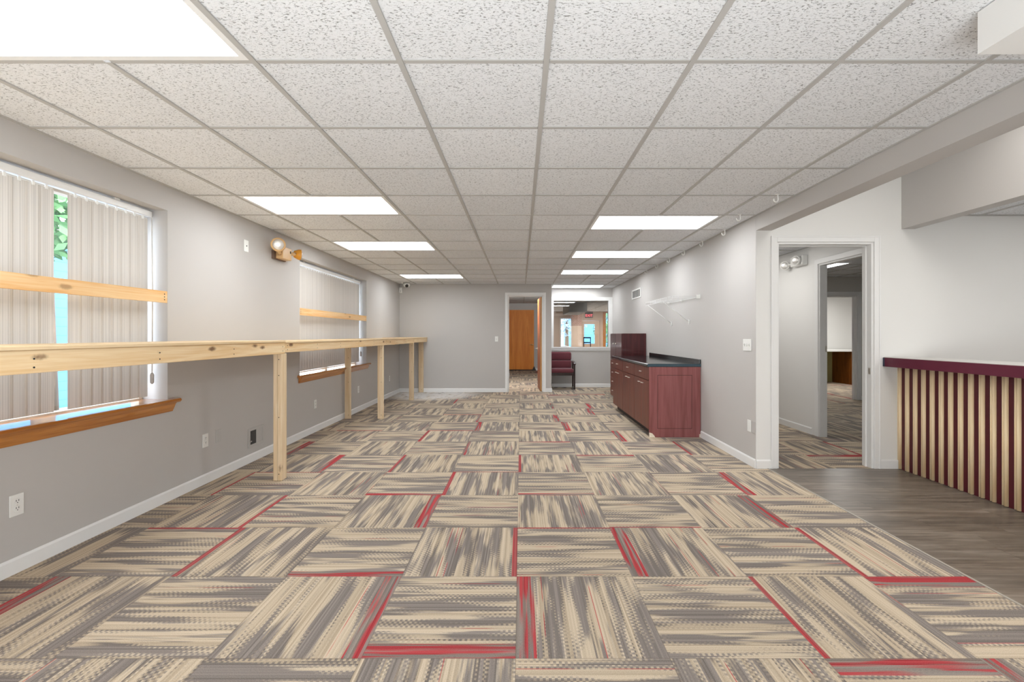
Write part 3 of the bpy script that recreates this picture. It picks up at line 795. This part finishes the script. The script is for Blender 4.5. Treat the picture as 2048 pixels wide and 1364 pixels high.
def wall_vent():
    t = thing('air_vent', 'white supply vent with vertical grey fins high on the right wall', 'vent', (XR, 8.83, 2.07))
    y0, y1, z0, z1 = 8.50, 9.16, 1.985, 2.170
    x1, x0 = XR-0.0005, XR-0.012
    f = MB(); f.box(x0, x1, y0, y1, z0, z0+0.025); f.box(x0, x1, y0, y1, z1-0.025, z1); f.box(x0, x1, y0, y0+0.035, z0+0.025, z1-0.025); f.box(x0, x1, y1-0.035, y1, z0+0.025, z1-0.025)
    obj('frame', f, 'plastic', t, 0.002)
    obj('opening', MB().box(XR-0.003, XR-0.0006, y0+0.035, y1-0.035, z0+0.025, z1-0.025), plain('vent_shadow', (0.09, 0.088, 0.08), 0.6), t)
    s = MB()
    for k in range(6): 
        y = y0+0.035+(y1-y0-0.07)*k/5
        s.box(x0+0.005, XR-0.003, y-0.006, y+0.006, z0+0.025, z1-0.025)
    obj('fins', s, 'plastic', t)
wall_vent()

# ------------------------------------------------------------------ emergency lamps, camera, sensor
def lamp_head(t, o, d, r, mh, ml):
    h = obj('lamp_head', MB().lathe([(r*0.35, -r*1.15), (r*0.62, -r*1.05), (r*0.95, -r*0.35), (r, 0.0), (r, r*0.12), (r*0.80, r*0.16)], o, d, 28), mh, t)
    obj('lens', MB().lathe([(r*0.80, r*0.13), (r*0.66, r*0.26), (r*0.36, r*0.36), (r*0.08, r*0.39)], o, d, 24), ml, h)
def emergency_left():
    t = thing('emergency_light', 'beige twin headed emergency lamp with one amber head, high beside the far window', 'emergency light', (XL, 5.09, 2.19))
    obj('body', MB().box(XL+0.0005, XL+0.105, 4.985, 5.175, 2.118, 2.250), 'beige_plastic', t, 0.006)
    obj('shade_plate', MB().box(XL+0.0003, XL+0.030, 4.945, 5.19, 2.11, 2.20), plain('brown_shade', (0.16, 0.10, 0.07), 0.6), t)  # dark slab added for the shade low and left of the body
    obj('test_button', MB().box(XL+0.105, XL+0.109, 5.135, 5.152, 2.195, 2.222), 'slot', t)
    obj('swivel', MB().tube([(XL+0.07, 4.985, 2.17), (XL+0.08, 4.95, 2.18), (XL+0.085, 4.93, 2.205)], 0.02), 'beige_plastic', t)
    obj('swivel', MB().tube([(XL+0.09, 5.175, 2.20), (XL+0.10, 5.22, 2.205), (XL+0.105, 5.25, 2.21)], 0.02), 'beige_plastic', t)
    lamp_head(t, (XL+0.11, 4.875, 2.245), (0.55, -0.83, -0.08), 0.074, 'beige_plastic', 'lens')
    lamp_head(t, (XL+0.135, 5.31, 2.212), (0.80, 0.55, -0.05), 0.062, 'amber_plastic', 'lens')
emergency_left()
def emergency_white():
    X = 3.74
    t = thing('emergency_light', 'white twin headed emergency lamp on the wall inside the right doorway', 'emergency light', (X, 6.1, 2.25))
    obj('body', MB().box(X-0.075, X-0.0005, 5.92, 6.19, 2.195, 2.325), 'plastic', t, 0.012)
    obj('swivel', MB().tube([(X-0.05, 6.19, 2.24), (X-0.06, 6.25, 2.235)], 0.015), 'plastic', t)
    lamp_head(t, (X-0.085, 6.29, 2.235), (-0.75, -0.65, -0.1), 0.062, 'plastic', 'lens')
    lamp_head(t, (X-0.115, 5.99, 2.262), (-0.9, -0.4, -0.1), 0.062, 'plastic', 'lens')
emergency_white()
def dome():
    t = thing('dome_camera', 'small white dome security camera on the ceiling near the far left corner', 'camera', (-2.49, 9.93, H))
    obj('base', MB().lathe([(0.050, -0.082), (0.066, -0.066), (0.074, -0.040), (0.074, -0.001)], (-2.49, 9.93, H-0.003), (0, 0, 1), 24), 'plastic', t)
    obj('dome', MB().lathe([(0.038, 0.0), (0.034, 0.018), (0.018, 0.03)], (-2.475, 9.885, H-0.066), (0.25, -0.72, -0.65), 20), plain('smoked_dome', (0.015, 0.015, 0.015), 0.08), t)
dome()
def sensor():
    t = thing('motion_sensor', 'small white motion sensor in the corner below the dome camera', 'sensor', (-2.68, YF-0.04, 2.275))
    obj('housing', MB().prism([(XL+0.001, YF-0.001), (XL+0.001, YF-0.062), (XL+0.03, YF-0.075), (XL+0.068, YF-0.04), (XL+0.068, YF-0.001)], 'z', 2.215, 2.335), 'plastic', t, 0.006)
    obj('sensor_window', MB().box(XL+0.028, XL+0.05, YF-0.078, YF-0.06, 2.235, 2.27), plain('sensor_lens', (0.7, 0.7, 0.68), 0.2), t)
sensor()

# ------------------------------------------------------------------ ceiling hooks
hook0 = None
hk = [(2.072, 3.671, 'nearest white hook on the ceiling edge, above the beam before the doorway'),
      (2.061, 4.278, 'second white ceiling hook, above the corner of the right wall'),
      (2.19, 4.89, 'white ceiling hook above the triple light switch, third from the front'),
      (2.19, 5.488, 'fourth white ceiling hook, above the near end of the wire shelf'),
      (2.19, 6.099, 'fifth white ceiling hook, above the middle of the wire shelf'),
      (2.19, 6.707, 'sixth white ceiling hook, above the far end of the wire shelf'),
      (2.19, 7.288, 'seventh white ceiling hook, between wire shelf and wall vent'),
      (2.19, 7.913, 'last white ceiling hook, just before the wall vent')]
for x, y, lab in hk:
    if hook0 is None:
        hook0 = thing('ceiling_hook', lab, 'hook', (x, y, H), 'white hooks along the ceiling edge')
        obj('clip', MB().box(x-0.016, x+0.016, y-0.009, y+0.009, H-0.008, H-0.0035), 'plastic', hook0, 0.001)
        pts = [(x+0.004, y, H-0.008), (x+0.006, y, H-0.028)]
        for k in range(9):
            a = R(20) - R(220)*k/8
            pts.append((x-0.010+0.018*math.cos(a), y, H-0.046+0.020*math.sin(a)))
        obj('hook_wire', MB().tube(pts, 0.0064, 8), 'plastic', hook0)
    else: dup(hook0, (x, y, H), lab)

# ------------------------------------------------------------------ doors
def door_frame(n, x0, x1, zt, yf, yb, cw=0.064, back=True, strike=None):
    """cased opening in a wall that faces the camera (front face yf, back face yb)"""
    d = sroot('door_%d' % n, ((x0+x1)/2, yf, 0))
    c = MB(); t = 0.014
    for (ya, yc) in ((yf-t, yf-0.0005),) + (((yb+0.0005, yb+t),) if back else ()):
        c.box(x0-cw, x0-0.006, ya, yc, 0, zt+cw); c.box(x1+0.006, x1+cw, ya, yc, 0, zt+cw); c.box(x0-0.006, x1+0.006, ya, yc, zt+0.006, zt+cw)
        if ya < yf: c.box(x0-cw, x0-cw+0.014, ya-0.005, ya, 0, zt+cw); c.box(x1+cw-0.014, x1+cw, ya-0.005, ya, 0, zt+cw); c.box(x0-cw+0.014, x1+cw-0.014, ya-0.005, ya, zt+cw-0.014, zt+cw)
    obj('casing', c, 'trim', d, 0.003)
    j = MB(); tj = 0.018
    j.box(x0-0.004, x0+tj-0.004, yf-0.0004, yb+0.0004, 0, zt); j.box(x1-tj+0.004, x1+0.004, yf-0.0004, yb+0.0004, 0, zt); j.box(x0+tj-0.004, x1-tj+0.004, yf-0.0004, yb+0.0004, zt-tj+0.004, zt+0.003)
    ym = (yf+yb)/2
    j.box(x0+tj-0.004, x0+tj+0.006, ym, ym+0.03, 0, zt-tj); j.box(x1-tj-0.006, x1-tj+0.004, ym, ym+0.03, 0, zt-tj); j.box(x0+tj+0.006, x1-tj-0.006, ym, ym+0.03, zt-tj-0.006, zt-tj+0.004)
    obj('jamb', j, 'trim', d, 0.002)
    if strike is not None:
        sx = x1-tj+0.004
        obj('strike_plate', MB().box(sx-0.0015, sx-0.0002, yf+0.012, yf+0.04, strike-0.03, strike+0.03), 'metal', d)
    return d
d1 = door_frame(1, D1[0], D1[1], D1[2], YF, YF+0.12)
def lever(parent, o, n, side, mat='metal'):
    o = Vector(o); n = Vector(n).normalized(); side = Vector(side).normalized()
    h = obj('lever_handle', MB().lathe([(0.026, 0), (0.026, 0.008), (0.011, 0.012), (0.010, 0.045)], o, n, 16).tube([o+n*0.043, o+n*0.047+side*0.05, o+n*0.044+side*0.11], 0.009), mat, parent)
    return h
# open leaf, hinged on the right jamb and swung into the hall
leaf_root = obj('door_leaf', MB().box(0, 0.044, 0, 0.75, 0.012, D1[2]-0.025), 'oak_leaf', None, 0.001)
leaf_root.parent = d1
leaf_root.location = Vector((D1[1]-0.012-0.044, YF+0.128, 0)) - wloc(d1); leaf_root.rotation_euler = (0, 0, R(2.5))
def leafpart(name, mb, mat):
    o = obj(name, mb, mat, None); o.parent = leaf_root; return o
leafpart('door_edge', MB().box(0.0005, 0.0435, -0.0015, -0.0002, 0.012, D1[2]-0.025), 'oak_edge')
for z in (0.28, 1.06, 1.94): leafpart('hinge', MB().box(0.036, 0.05, -0.012, 0.002, z-0.05, z+0.05).lathe([(0.007, 0), (0.007, 0.11)], (0.05, -0.008, z-0.055), (0, 0, 1), 10), 'brass')
leafpart('lever_handle', MB().lathe([(0.026, 0), (0.026, 0.008), (0.011, 0.012), (0.010, 0.045)], (-0.0002, 0.69, 0.95), (-1, 0, 0), 16).tube([(-0.043, 0.69, 0.95), (-0.047, 0.64, 0.95), (-0.044, 0.58, 0.95)], 0.009), 'metal')
# closed door at the end of the hall
d2 = sroot('door_2', (0.03, 16.40, 0))
obj('door_leaf', MB().box(-0.43, 0.481, 16.37, 16.412, 0.035, 2.18), 'oak_door', d2, 0.002)
obj('door_gap', MB().box(-0.43, 0.481, 16.385, 16.41, 0.0, 0.034), 'slot', d2)
obj('door_jamb', MB().box(0.482, 0.51, 16.365, 16.415, 0, 2.20), 'wall', d2)
lever(d2, (0.425, 16.3695, 0.93), (0, -1, 0), (-1, 0, 0), 'brass')
tag(obj('door_wedge', MB().prism([(0.40, 0.001), (0.56, 0.001), (0.485, 0.16)], 'y', 16.27, 16.36), 'black_metal'), 'black door wedge on the carpet at the foot of the closed orange door', 'doorstop')
# entry doorway
door_frame(3, D3[0], D3[1], D3[2], YE, YE+0.12, strike=0.93)
# opening in the corridor wall (faces -x)
d4 = sroot('door_4', (3.74, (D4[0]+D4[1])/2, 0))
c = MB(); cw = 0.07; z4 = D4[2]
c.box(3.726, 3.7395, D4[1]+0.006, D4[1]+cw, 0, z4+cw); c.box(3.726, 3.7395, D4[0]-cw, D4[0]-0.006, 0, z4+cw); c.box(3.726, 3.7395, D4[0]-0.006, D4[1]+0.006, z4+0.006, z4+cw)
obj('casing', c, 'trim', d4, 0.003)
jb = MB(); jb.box(3.7396, 3.8304, D4[1]-0.018, D4[1]+0.004, 0, z4); jb.box(3.7396, 3.8304, D4[0]-0.004, D4[0]+0.018, 0, z4); jb.box(3.7396, 3.8304, D4[0]+0.018, D4[1]-0.018, z4-0.016, z4+0.003)
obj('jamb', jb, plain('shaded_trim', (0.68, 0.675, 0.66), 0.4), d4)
obj('strike_plate', MB().box(3.805, 3.829, D4[1]-0.0195, D4[1]-0.0182, 1.06, 1.14), 'metal', d4)
door_frame(5, D5[0], D5[1], D5[2], 8.93, 9.05, cw=0.075)
# ------------------------------------------------------------------ nook window to the office
w3 = sroot('window_3', ((NW[0]+NW[1])/2, YN, NW[2]))
f = MB(); x0, x1, z0, z1 = NW; t_ = 0.014
f.box(0.752, x0+0.012, YN-t_, YN-0.0005, z0-0.012, 2.205); f.box(x1-0.012, 2.249, YN-t_, YN-0.0005, z0-0.012, 2.205); f.box(x0+0.012, x1-0.012, YN-t_, YN-0.0005, z1-0.012, 2.205)
f.box(x0-0.002, x0+0.014, YN, YN+0.12, z0, z1); f.box(x1-0.014, x1+0.002, YN, YN+0.12, z0, z1); f.box(x0+0.014, x1-0.014, YN, YN+0.12, z1-0.014, z1+0.002)
obj('window_frame', f, 'trim', w3, 0.002)
obj('window_sill', MB().box(0.735, 2.249, YN-0.03, YN-0.0006, z0-0.03, z0+0.0).box(x0, x1, YN, YN+0.12, z0-0.02, z0+0.001), 'trim', w3)
obj('apron_moulding', MB().box(0.752, 2.249, YN-0.016, YN-0.0005, z0-0.088, z0-0.0305), 'trim', w3, 0.003)
obj('pane', MB().quad((x0, YN+0.05, z0), (x1, YN+0.05, z0), (x1, YN+0.05, z1), (x0, YN+0.05, z1)), 'office_glass', w3)

# ------------------------------------------------------------------ maroon chair
def chair():
    t = thing('guest_chair', 'maroon padded guest chair with dark wood arms under the office window', 'chair', (0.975, 10.83, 0))
    xa, xb = 0.665, 1.285
    yf, yb = 10.655, 11.06
    for x, s in ((xa+0.02, -1), (xb-0.02, 1)):
        m = MB()
        obj('leg', MB().box(x-0.017, x+0.017, yf, yf+0.04, 0.035, 0.60), 'dark_wood', t, 0.005)
        obj('leg', MB().prism([(yb-0.05, 0.035), (yb-0.01, 0.035), (yb+0.0, 0.62), (yb-0.045, 0.62)], 'x', x-0.017, x+0.017), 'dark_wood', t, 0.004)
        obj('runner', MB().box(x-0.02, x+0.02, yf-0.01, yb, 0.001, 0.034), 'dark_wood', t, 0.006)
        ap = [(yf-0.03, 0.60), (yf-0.02, 0.575), (yf+0.06, 0.59), (yb+0.01, 0.615), (yb+0.01, 0.65), (yf+0.1, 0.645), (yf, 0.63)]
        obj('armrest', MB().prism(ap, 'x', x-0.027, x+0.027), 'dark_wood', t, 0.008)
        obj('side_rail', MB().box(x-0.016, x+0.016, yf+0.041, yb-0.05, 0.33, 0.40), 'dark_wood', t, 0.004)
    obj('seat_frame', MB().box(xa+0.038, xb-0.038, yf+0.01, yb-0.02, 0.325, 0.385), 'dark_wood', t, 0.004)
    obj('seat', MB().cushion(xa+0.04, xb-0.04, yf-0.025, yb-0.02, 0.386, 0.485, 0.038), 'maroon', t)
    def back(z0, z1, y0, r):
        import bmesh
        mb = MB().cushion(xa+0.055, xb-0.055, y0, y0+0.10, z0, z1, r)
        return mb
    lower = back(0.475, 0.665, 10.965, 0.035)
    obj('lower_back_cushion', lower, 'maroon', t)
    up = back(0.668, 0.885, 10.985, 0.045)
    # softly crowned top edge
    for i, v in enumerate(up.v):
        if v[2] > 0.80:
            q = (v[0]-0.975)/0.255; up.v[i] = (v[0], v[1], v[2] - 0.022*min(1, abs(q))**2.2)
    obj('upper_back_cushion', up, 'maroon', t)
    obj('back_panel', MB().box(xa+0.06, xb-0.06, 11.088, 11.10, 0.45, 0.85), 'dark_wood', t)
chair()

# ------------------------------------------------------------------ base cabinets with black worktop
CF, CB, C0, C1 = 1.600, XR-0.004, 5.67, 7.87      # front plane, back, near end, far end
def pull(parent, y, z, x, w=0.075):
    pts = []
    for k in range(9):
        a = math.pi*k/8; pts.append((x-0.024*math.sin(a)**0.6 if 0 < k < 8 else x, y-w/2*math.cos(a), z))
    obj('handle', MB().tube(pts, 0.0048, 8), 'metal', parent)
U = (C1-C0)/3
labs = ['near cherry base cabinet with exposed end panel and chipped white corner', 'middle cherry base cabinet of the run under the black worktop', 'farthest cherry base cabinet of the run, beside the tall cabinet']
for k in range(3):
    a, b = C0+U*k, C0+U*(k+1)-0.001
    t = thing('base_cabinet', labs[k], 'cabinet', ((CF+CB)/2, (a+b)/2, 0), 'cherry base cabinets along the right wall')
    a1 = a+0.019 if k == 0 else a
    obj('carcass', MB().box(CF+0.021, CB, a1, b, 0.09, 0.879), 'cherry', t)
    obj('toe_kick', MB().box(CF+0.075, CB, a1, b, 0.001, 0.0895), 'toe', t)
    if k == 0:
        p = obj('end_panel', MB().box(CF+0.004, CB, a, a+0.0185, 0.001, 0.879), 'cherry_side', t, 0.001)
        gx0, gx1, gz0, gz1 = 1.706, 2.138, 0.108, 0.778
        gm = MB(); w = 0.005; ya, yb_ = a-0.0006, a+0.001
        gm.box(gx0, gx1, ya, yb_, gz0, gz0+w); gm.box(gx0, gx1, ya, yb_, gz1-w, gz1); gm.box(gx0, gx0+w, ya, yb_, gz0+w, gz1-w); gm.box(gx1-w, gx1, ya, yb_, gz0+w, gz1-w)
        obj('panel_groove', gm, 'groove', p)
        cz = MB().quad((CF+0.0035, a-0.0012, 0.0015), (CF+0.078, a-0.0012, 0.0015), (CF+0.062, a-0.0012, 0.028), (CF+0.038, a-0.0012, 0.052), (CF+0.0035, a-0.0012, 0.060))
        q = obj('chipped_corner', cz, 'particle', p); q['label'] = 'bare chipped corner'
        obj('chipped_edge', MB().box(CB-0.018, CB-0.004, a-0.0012, a, 0.0015, 0.04), 'particle', p)
    g = 0.003
    dr = obj('drawer', MB().box(CF, CF+0.0205, a+g, b-g, 0.712, 0.872), 'cherry', t, 0.002)
    pull(dr, (a+b)/2, 0.80, CF)
    mid = (a+b)/2
    for (p0, p1, hy) in ((a+g, mid-g/2, mid-0.075), (mid+g/2, b-g, mid+0.075)):
        d = obj('door', MB().box(CF, CF+0.0205, p0, p1, 0.095, 0.704), 'cherry', t, 0.002)
        pull(d, hy, 0.655, CF)
ct = thing('worktop', 'glossy black worktop with low backsplash on the cherry base cabinets', 'worktop', ((CF+CB)/2, (C0+C1)/2, 0.88))
obj('slab', MB().prism([(CF-0.022, 0.886), (CF-0.015, 0.880), (CB, 0.880), (CB, 0.918), (CF-0.013, 0.918), (CF-0.022, 0.910)], 'y', C0-0.004, C1+0.004), 'counter', ct, 0.002)
obj('backsplash', MB().box(CB-0.02, CB, C0-0.004, C1+0.004, 0.9182, 0.972), 'counter', ct, 0.003)
obj('edge_strip', MB().box(CF-0.02, CB, C0-0.0062, C0-0.0042, 0.882, 0.915), plain('blue_black_edge', (0.035, 0.065, 0.085), 0.25), ct)

def tall_cabinet():
    X0, Y0, Y1, Z1 = 1.806, 8.145, 9.15, 1.305
    t = thing('tall_cabinet', 'tall dark cherry cabinet with knobbed doors past the black worktop', 'cabinet', ((X0+CB)/2, (Y0+Y1)/2, 0))
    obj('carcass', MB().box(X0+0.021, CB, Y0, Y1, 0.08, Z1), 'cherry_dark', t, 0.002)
    obj('toe_kick', MB().box(X0+0.07, CB, Y0+0.01, Y1, 0.001, 0.0795), 'toe', t)
    mid = (Y0+Y1)/2
    for a, b, ky in ((Y0+0.003, mid-0.002, mid-0.1), (mid+0.002, Y1-0.003, mid+0.1)):
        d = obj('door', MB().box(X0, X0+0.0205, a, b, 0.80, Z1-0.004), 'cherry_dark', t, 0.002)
        obj('knob', MB().lathe([(0.006, 0), (0.006, 0.014), (0.016, 0.02), (0.016, 0.028), (0.008, 0.032)], (X0-0.0002, ky, 1.11), (-1, 0, 0), 14), 'metal', d)
        for k in range(4):
            z0 = 0.085+k*0.178
            w = obj('drawer', MB().box(X0, X0+0.0205, a, b, z0, z0+0.172), 'cherry', t, 0.002)
            pull(w, (a+b)/2, z0+0.11, X0)
tall_cabinet()

# ------------------------------------------------------------------ wire shelf
def wire_shelf():
    y0, y1, xf, xb, z = 5.70, 6.90, 1.90, XR-0.016, 1.755
    t = thing('wire_shelf', 'white wire shelf on diagonal braces, mounted on the right wall', 'shelf', (XR, (y0+y1)/2, z))
    obj('front_rail', MB().tube([(xf, y0, z+0.012), (xf, y1, z+0.012)], 0.0035), 'white_wire', t)
    obj('lip_rail', MB().tube([(xf-0.001, y0, z-0.032), (xf-0.001, y1, z-0.032)], 0.0035), 'white_wire', t)
    obj('back_rail', MB().tube([(xb, y0, z), (xb, y1, z)], 0.0032), 'white_wire', t)
    m = MB()
    n = 20
    for k in range(n+1):
        y = y0+0.005+(y1-y0-0.01)*k/n
        m.tube([(xb, y, z+0.003), (xf+0.012, y, z+0.014), (xf+0.002, y, z+0.010)] + ([(xf, y, z-0.032)] if k % 4 == 0 else []), 0.0011 if k % 4 else 0.0024, 5)
    obj('deck_wires', m, 'white_wire', t)
    for wy, ww, zz in ((6.10, 6.06, 1.45), (6.82, 6.76, 1.445)):
        br = obj('brace', MB().tube([(xf+0.006, wy+0.28 if False else wy, z-0.03), (XR-0.006, ww, zz)], 0.0042), 'white_wire', t)
        obj('wall_foot', MB().box(XR-0.014, XR-0.0005, ww-0.011, ww+0.011, zz-0.03, zz+0.03), 'plastic', br, 0.003)
        for dz in (0.016, -0.016): obj('foot_screw', MB().lathe([(0.004, 0), (0.004, 0.001)], (XR-0.0141, ww, zz+dz), (-1, 0, 0), 8), 'black_metal', br)
    for y in (5.70, 6.30, 6.88):
        obj('wall_clip', MB().box(XR-0.028, XR-0.0005, y-0.011, y+0.011, z-0.012, z+0.02), 'plastic', t, 0.003)
    obj('end_bracket', MB().box(XR-0.05, XR-0.0006, y0-0.008, y0-0.002, z-0.02, z+0.028), 'plastic', t, 0.002)
wire_shelf()

# ------------------------------------------------------------------ reception counter
def reception():
    X0 = 3.613
    ya = 1.6
    t = thing('reception_counter', 'burgundy reception counter with vertical pine slats at the white wall', 'counter', (3.7, (ya+YE)/2, 0))
    obj('panel', MB().box(X0, X0+0.12, ya, YE-0.001, 0.001, 0.9755), 'burgundy_dark', t)
    slab = obj('countertop', MB().box(3.465, 3.86, ya-0.05, YE-0.0006, 0.976, 1.062), 'burgundy', t, 0.003)
    obj('laminate_surface', MB().box(3.469, 3.856, ya-0.046, YE-0.001, 1.0621, 1.066), 'grey_lam', slab)
    obj('end_cap', MB().box(3.4632, 3.4648, YE-0.022, YE-0.0006, 0.978, 1.060), plain('dark_blue_edge', (0.03, 0.035, 0.07), 0.3), slab)
    # moulding profile: a narrow bead, a groove and a broader rounded face
    w = 0.046
    prof = [(0, 0)]
    for k in range(7):
        a = math.pi*k/6; prof.append((-0.008*math.sin(a)-0.001, 0.0085*(1-math.cos(a))))
    for k in range(9):
        a = math.pi*k/8; prof.append((-0.017*math.sin(a)-0.001, 0.019 + 0.0135*(1-math.cos(a))))
    prof.append((0, w))
    src = None
    k = 0
    while True:
        yc = 4.333 - 0.0859*k
        if yc - w < ya: break
        if src is None:
            mb = MB(); mb.prism([(X0-0.0003+p[0], yc+w/2-p[1]) for p in prof], 'z', 0.004, 0.9750, True)
            off = Vector((X0, yc, 0.0))
            src = obj('slat', mb, 'slat', None, at=tuple(off)); src.parent = t; src.location = off - wloc(t)
        else:
            c = src.copy(); COL.objects.link(c); c.location = Vector((X0, yc, 0)) - wloc(t)
        k += 1
reception()

# ------------------------------------------------------------------ things in the rooms behind the doorway
troffer('lit ceiling light panel in the room seen through the right doorway', 4.37, 4.95, 6.76, 7.33, None, H-0.066)
dk = thing('desk', 'white topped desk on a brown wood cabinet, deep inside the right doorway', 'desk', (8.3, 11.95, 0))
obj('desktop', MB().box(6.6, 9.6, 11.6, 12.378, 0.852, 0.892), 'plastic', dk, 0.003)
obj('pedestal', MB().box(8.48, 9.5, 11.66, 12.375, 0.002, 0.8515), 'brown_desk', dk)
pdn = obj('door', MB().box(8.56, 9.14, 11.64, 11.6595, 0.10, 0.83), 'brown_desk', dk, 0.004)
obj('raised_panel', MB().box(8.62, 9.08, 11.632, 11.6398, 0.17, 0.76), 'brown_desk', pdn, 0.003)
obj('leg', MB().box(6.65, 6.70, 11.66, 12.375, 0.002, 0.8515), 'brown_desk', dk)
struct('wall_desk_nook', MB().box(6.6, 9.6, 12.38, 12.398, 0.001, 0.85), plain('yellow_green_paint', (0.42, 0.40, 0.18), 0.6))

# ------------------------------------------------------------------ outdoors seen through slits and glass
struct('ground', MB().quad((-40, -40, -0.15), (40, -40, -0.15), (40, 40, -0.15), (-40, 40, -0.15)), 'asphalt')
nb = thing('neighbor_building', 'pale blue sided building outside, seen through the slit in the near blind', 'building', (-9.5, 9, -0.15))
obj('wall', MB().box(-10, -9, 2, 16, -0.149, 3.2), 'siding', nb)
obj('roof', MB().prism([(-10.3, 3.2), (-8.7, 3.2), (-9.5, 3.9)], 'y', 1.7, 16.3), plain('grey_shingle', (0.2, 0.2, 0.21), 0.9), nb)
def tree(label, x, y, z0, r, n, h, lm='leaf'):
    t = thing('tree', label, 'tree', (x, y, -0.15))
    obj('trunk', MB().lathe([(0.16, 0), (0.12, h*0.4), (0.06, h)], (x, y, -0.15), (0, 0, 1), 10), 'bark', t)
    m = MB(); rn = random.Random(int(abs(x*100)+n))
    for _ in range(n):
        d = Vector((rn.gauss(0, 1), rn.gauss(0, 1), rn.gauss(0, 1))).normalized()*r*rn.random()**0.4
        p = Vector((x, y, z0)) + d
        a = Vector((rn.gauss(0, 1), rn.gauss(0, 1), rn.gauss(0, 1))).normalized(); b = a.orthogonal().normalized(); s = 0.055+0.04*rn.random()
        m.quad(tuple(p-a*s), tuple(p+b*s*0.5), tuple(p+a*s), tuple(p-b*s*0.5))
    obj('foliage', m, lm, t)
tree('leafy green tree outside, seen through the slit in the near blind', -6.3, 6.0, 3.75, 1.5, 6500, 3.6)
tree('dense green tree outside the showroom, at the right edge of the office window', 5.95, 26.5, 1.9, 1.75, 6500, 2.6)
fb = thing('neighbor_building', 'blue grey building across the street, seen through the showroom door glass', 'building', (5, 36, -0.15))
obj('wall', MB().box(3.6, 16, 34, 38, -0.149, 4.6), 'siding', fb)
obj('roof', MB().prism([(33.7, 4.6), (38.3, 4.6), (36, 6.0)], 'x', 3.4, 16.2), plain('grey_roof', (0.2, 0.2, 0.21), 0.9), fb)
tree('pale loose tree across the street, seen through the left showroom window', 3.0, 29.5, 2.6, 1.5, 2600, 3.0, 'leaf_pale')
# ------------------------------------------------------------------ light
def area(name, loc, rot, sx, sy, power, col=(1, 0.98, 0.95)):
    l = bpy.data.lights.new(name, 'AREA'); l.shape = 'RECTANGLE'; l.size = sx; l.size_y = sy; l.energy = power; l.color = col
    o = bpy.data.objects.new(name, l); COL.objects.link(o); o.location = loc; o.rotation_euler = rot; return o
area('ceiling_fill', (-0.3, -0.75, 0.55), (R(180-42), 0, 0), 3.6, 1.0, 100, (0.94, 0.975, 1.0))  # unseen uplight added behind the camera to brighten the ceiling
area('entry_fill', (3.0, 1.6, 2.93), (0, 0, 0), 0.9, 3.4, 34)  # added area light without a fixture, brightens the white entry wall
area('reception_fill', (4.9, 2.0, H-0.02), (0, 0, 0), 1.2, 2.4, 34)  # unseen source added to light the reception side
area('corridor_fill', (2.85, 6.3, H-0.02), (0, 0, 0), 0.6, 1.2, 15)  # added out of view to brighten the corridor wall
area('middle_room_fill', (6.3, 6.6, H-0.02), (0, 0, 0), 1.0, 1.0, 7)  # extra fill added beside the room's visible light panel
area('desk_room_fill', (7.6, 10.8, H-0.02), (0, 0, 0), 1.2, 1.2, 44)  # fill light added above the desk area, no fixture there
area('hall_fill', (0.1, 10.75, 2.25), (R(62), 0, 0), 0.6, 0.2, 60)  # hidden light added behind the door head, aimed at the end door
area('showroom_fill', (3.6, 19.5, H-0.02), (0, 0, 0), 0.8, 0.8, 110)  # added to brighten the showroom, no such fixture is visible
w = bpy.data.worlds.new('sky'); S.world = w; w.use_nodes = True
nt = w.node_tree; nt.nodes.clear()
bg = nt.nodes.new('ShaderNodeBackground'); sk = nt.nodes.new('ShaderNodeTexSky'); ow = nt.nodes.new('ShaderNodeOutputWorld')
sk.sky_type = 'NISHITA'; sk.sun_disc = False; sk.sun_elevation = R(48); sk.sun_rotation = R(120); sk.air_density = 1.0; sk.dust_density = 2.0
bg.inputs[1].default_value = 2.0
hs = nt.nodes.new('ShaderNodeHueSaturation'); hs.inputs['Saturation'].default_value = 0.45
nt.links.new(sk.outputs[0], hs.inputs['Color']); nt.links.new(hs.outputs[0], bg.inputs[0]); nt.links.new(bg.outputs[0], ow.inputs[0])

# ------------------------------------------------------------------ camera
cam = bpy.data.cameras.new('camera'); co = bpy.data.objects.new('camera', cam); COL.objects.link(co); S.camera = co
co.location = (0, 0, 1.276); co.rotation_euler = (R(90), 0, 0)
cam.sensor_fit = 'HORIZONTAL'; cam.sensor_width = 36.0; cam.lens = 909.4/2048*36
cam.shift_x = -(1041.3-1024)/2048; cam.shift_y = -(682-670.1)/2048
cam.clip_start = 0.02; cam.clip_end = 200
S.view_settings.view_transform = 'Standard'; S.view_settings.look = 'None'; S.view_settings.exposure = 0.25
try:
    S.cycles.use_denoising = True; S.cycles.max_bounces = 7; S.cycles.diffuse_bounces = 4; S.cycles.glossy_bounces = 3; S.cycles.use_adaptive_sampling = True; S.cycles.adaptive_threshold = 0.03; S.cycles.transparent_max_bounces = 12
    S.cycles.sample_clamp_indirect = 8.0
except Exception: pass
